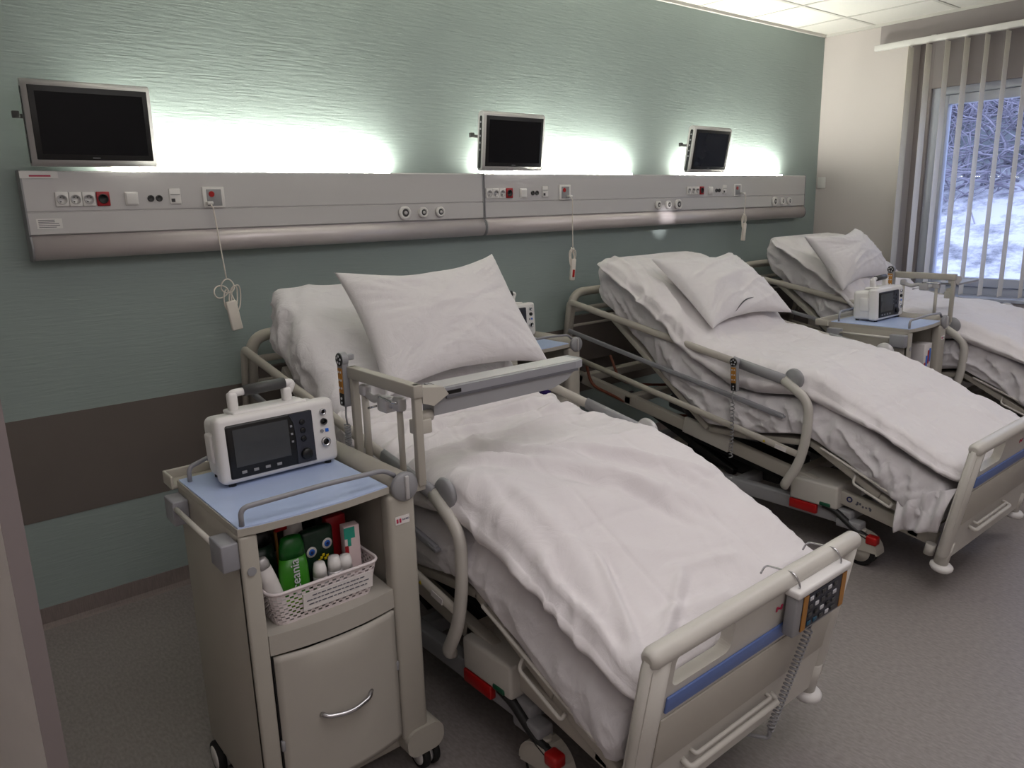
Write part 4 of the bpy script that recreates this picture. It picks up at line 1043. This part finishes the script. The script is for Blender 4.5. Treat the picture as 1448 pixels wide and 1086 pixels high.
def bottle(name, x, y, z, h, r, m, capm, label, cat='bottle', flat=.55, lean=0, capfrac=.18, rot=0, taper=.85):
    R = thing(name, label, cat, (x, y, z), rot)
    S = Matrix.Rotation(lean, 4, 'Y') @ Matrix.Diagonal((1, flat, 1, 1))
    hb = h * (1 - capfrac)
    b = MB(S); b.lathe([(r * .85, 0), (r * .97, .006), (r, hb * .4), (r * .97, hb * .75), (r * taper, hb)], n=28); bd = b.build('body', m, R)
    b = MB(S); b.lathe([(r * taper * .98, hb), (r * taper * .95, hb + h * capfrac * .5), (r * taper * .75, h * .985), (r * .3, h)], n=28); b.build('cap', capm, R)
    return R, S
zb = SH + .004
g, S = bottle('shampoo_bottle', BX + .088, BY + .055, zb, .212, .041, 'bottle_green', 'cap_green', 'bright green shampoo bottle with dark green cap, front of basket', capfrac=.27)
text('bottle_lettering', 'oceania', .034, 'keyw', T(-.004, -.0245, .105) @ FACE_Y @ Matrix.Rotation(PI / 2, 4, 'Z'), g, ext=.001)
b = MB(S); b.lathe([(.0405, .0), (.0412, .03), (.0405, .05)], n=28, m=T(0, 0, .005)); b.build('label', 'label_lime', g)
bottle('shower_gel_bottle', BX + .045, BY + .13, zb, .22, .036, 'dark_green', 'black', 'dark green bottle behind the shampoo, partly in shade', capfrac=.2, lean=-.05)
bottle('lotion_tube', BX + .050, BY + .05, zb, .185, .022, 'paper', 'silver', 'white lotion tube leaning in the left end of basket', cat='tube', lean=-.26, capfrac=.16, flat=.7)
bottle('lotion_bottle', BX + .135, BY + .15, zb, .245, .028, 'white', 'paper', 'slim white bottle behind the green shampoo', capfrac=.12, flat=.8)
# paired packs with printed flowers
P = thing('soap_pack', 'dark green pack printed with two white and blue flowers', 'pack', (BX + .175, BY + .10, zb + .02), .1)
b = MB(); b.box((-.048, -.016, -.02), (.048, .016, .175), .012, 3); pk = b.build('wrapper', 'dark_green', P)
for (fx, fz) in ((-.024, .115), (.024, .125)):
    b = MB(); b.lathe([(.015, 0), (.015, .001), (.001, .0012)], m=T(fx, -.0163, fz) @ Matrix.Rotation(PI / 2, 4, 'X')); f = b.build('flower', 'white', pk)
    b = MB(); b.lathe([(.009, 0), (.009, .0008), (.001, .001)], m=T(fx, -.0174, fz) @ Matrix.Rotation(PI / 2, 4, 'X')); b.build('flower_ring', 'bluep', f)
    b = MB(); b.lathe([(.004, 0), (.004, .0008), (.001, .001)], m=T(fx, -.0184, fz) @ Matrix.Rotation(PI / 2, 4, 'X')); b.build('flower_centre', 'navy', f)
b = MB()
for i in range(5): b.box((-.006 + i * .006, -.0175, .080 + .006 * (i % 3)), (.002 + i * .006, -.0162, .088 + .006 * (i % 3)), .001)
b.build('yellow_mark', 'yellow', pk)
P = thing('toothpaste_box', 'tall pale pink toothpaste box with teal top at basket right end', 'box', (BX + .262, BY + .075, zb), -.1)
b = MB(); b.box((-.02, -.016, 0), (.024, .016, .185), .002); q = b.build('carton', 'pinkw', P)
b = MB(); b.box((-.0205, -.0166, .15), (.010, -.0155, .182)); b.box((-.012, -.0166, .128), (-.002, -.0155, .15)); b.build('teal_print', 'tealp', q)
b = MB(); b.box((-.0205, -.0166, .05), (-.010, -.0155, .13)); b.build('red_print', 'red', q)
P = thing('maroon_box', 'maroon edged carton behind the pale toothpaste box', 'box', (BX + .245, BY + .13, zb), .05)
b = MB(); b.box((-.03, -.012, 0), (.03, .012, .20), .002); b.build('carton', 'red', P)
tooth = thing('toothbrush', 'orange toothbrush standing behind the shampoo bottle', 'toothbrush', (BX + .085, BY + .16, zb))
b = MB(Matrix.Rotation(.06, 4, 'X')); b.tube([(0, 0, 0), (.003, 0, .14), (0, 0, .20)], .0045, n=8); b.build('handle', 'orange', tooth)
b = MB(Matrix.Rotation(.06, 4, 'X')); b.box((-.004, -.012, .195), (.03, 0, .215), .003); b.build('bristle_head', 'redl', tooth)
for i, (dx, dy, hh, lb) in enumerate(((.155, .045, .105, 'small white capped bottle right beside the green shampoo'), (.198, .047, .108, 'small white capped bottle, middle of three at basket front'), (.232, .05, .100, 'small white capped bottle next to the pink toothpaste box'))):
    bottle('pill_bottle', BX + dx, BY + dy, zb, hh * 1.14, .019, 'silver', 'white', lb, flat=1, capfrac=.32, taper=.98)
# dark jar and hairbrush at the back of the shelf
bottle('dark_jar', CX1 + .33, CY1 + .33, SH, .22, .045, 'black', 'black', 'dark lidded jar in the shade at the shelf back', cat='jar', flat=1, capfrac=.2)
bottle('spray_bottle', CX1 + .085, CY1 + .30, SH, .20, .03, 'greige', 'paper', 'grey spray bottle in the shaded left shelf corner', flat=1, capfrac=.2)

# far cabinet contents
bottle('water_bottle', CX3 + .19, CY3 + .10, SH, .20, .035, 'purple', 'paper', 'bluish plastic bottle on the far cabinet shelf', flat=1)
P = thing('tissue_box', 'white carton with blue and red print on far cabinet shelf', 'box', (CX3 + .33, CY3 + .05, SH))
b = MB(); b.box((-.05, -.03, 0), (.05, .05, .17), .002); q = b.build('carton', 'paper', P)
b = MB(); b.box((-.02, -.0315, .03), (.0, -.03, .10)); b.box((.02, -.0315, .06), (.04, -.03, .14)); b.build('blue_print', 'bluep', q)
b = MB(); b.box((.0, -.0315, .05), (.02, -.03, .13)); b.box((-.04, -.0315, .02), (-.02, -.03, .06)); b.build('red_print', 'redl', q)
P = thing('wipes_pack', 'white pack with dark flap beside the bluish bottle', 'pack', (CX3 + .09, CY3 + .08, SH))
b = MB(); b.box((-.035, -.03, 0), (.035, .04, .19), .006); q = b.build('wrapper', 'paper', P)
b = MB(); b.box((-.03, -.0315, .12), (.03, -.0295, .15)); b.build('flap', 'red', q)
bottle('purple_bottle', CX2 + .30, CY2 + .08, SH, .19, .035, 'purple', 'purple', 'dark purple bottle on the cabinet behind nearest bed', flat=1)
bottle('purple_bottle', CX2 + .22, CY2 + .10, SH, .15, .03, 'purple', 'white', 'purple bottle with a white cap on the middle cabinet', flat=1)

GR = {'hospital_bed': 'hospital beds in a row', 'mattress': 'sheeted mattresses on the beds', 'duvet': 'white duvets on the beds', 'pillow': 'white pillows on the beds',
      'bedside_cabinet': 'bedside cabinets between the beds', 'patient_monitor': 'patient monitors on the cabinets', 'bed_handset': 'bed handsets with orange keys',
      'wall_television': 'televisions above the wall panels', 'nurse_call_cord': 'call cords hanging from the wall panels', 'bed_head_unit': 'wall panels behind the beds',
      'pill_bottle': 'small capped bottles in the basket', 'purple_bottle': 'purple bottles on the middle cabinet'}
for o in list(C.objects):
    k = o.name.split('.')[0]
    if o.parent is None and k in GR: o['group'] = GR[k]

# ---------------------------------------------------------------- camera
f, yaw, pit, rol = 1071.87, .6856485, .229486616, -.0284666
cy, sy, cp, sp, cr, sr = math.cos(yaw), math.sin(yaw), math.cos(pit), math.sin(pit), math.cos(rol), math.sin(rol)
fw = V((sy * cp, cy * cp, -sp)); r0 = V((cy, -sy, 0)); u0 = r0.cross(fw)
r = r0 * cr + u0 * sr; u = u0 * cr - r0 * sr
cam = bpy.data.cameras.new('cam'); cam.lens = f / 1448 * 36; cam.sensor_width = 36; cam.clip_start = .02
co = bpy.data.objects.new('camera', cam); C.objects.link(co)
mw = Matrix((r, u, -fw)).transposed().to_4x4(); mw.translation = V((0, -3.4512, 1.65)); co.matrix_world = mw
bpy.context.scene.camera = co

# ---------------------------------------------------------------- light
def area(name, loc, rot, sx, sy_, e, col):
    l = bpy.data.lights.new(name, 'AREA'); l.shape = 'RECTANGLE'; l.size = sx; l.size_y = sy_; l.energy = e; l.color = col
    o = bpy.data.objects.new(name, l); C.objects.link(o); o.location = loc; o.rotation_euler = rot; return o
area('ceiling_fill', (1.5, -3.0, ZC - .03), (0, 0, 0), 2.6, 1.3, 24, (1, .96, .97))  # unseen area light added under the ceiling as ambient fill
area('ceiling_fill', (4.4, -3.0, ZC - .03), (0, 0, 0), 1.8, 1.2, 19, (1, .97, .99))
l = bpy.data.lights.new('lip_highlight_spot', 'SPOT'); l.energy = 450; l.spot_size = math.radians(3.4); l.spot_blend = 1; l.color = (1, .95, .97); l.shadow_soft_size = .02  # added spot without a fixture, makes the bright blob on the panel lip
o = bpy.data.objects.new('lip_highlight_spot', l); C.objects.link(o); o.location = (3.3, -3.0, 2.85); o.rotation_euler = (V((4.14, -.09, 1.545)) - V(o.location)).to_track_quat('-Z', 'Y').to_euler()
area('ceiling_fill', (.4, -4.5, ZC - .03), (0, 0, 0), 2.6, .9, 18, (1, .94, .94))  # further fill light added out of view, behind the camera
w = bpy.data.worlds.new('world'); bpy.context.scene.world = w; w.use_nodes = True
w.node_tree.nodes['Background'].inputs[0].default_value = (.62, .70, 1, 1); w.node_tree.nodes['Background'].inputs[1].default_value = 2.15
sc = bpy.context.scene
sc.view_settings.view_transform = 'Standard'; sc.view_settings.look = 'None'; sc.view_settings.exposure = 0
sc.cycles.use_denoising = True
sc.cycles.max_bounces = 8; sc.cycles.diffuse_bounces = 4; sc.cycles.sample_clamp_indirect = 6
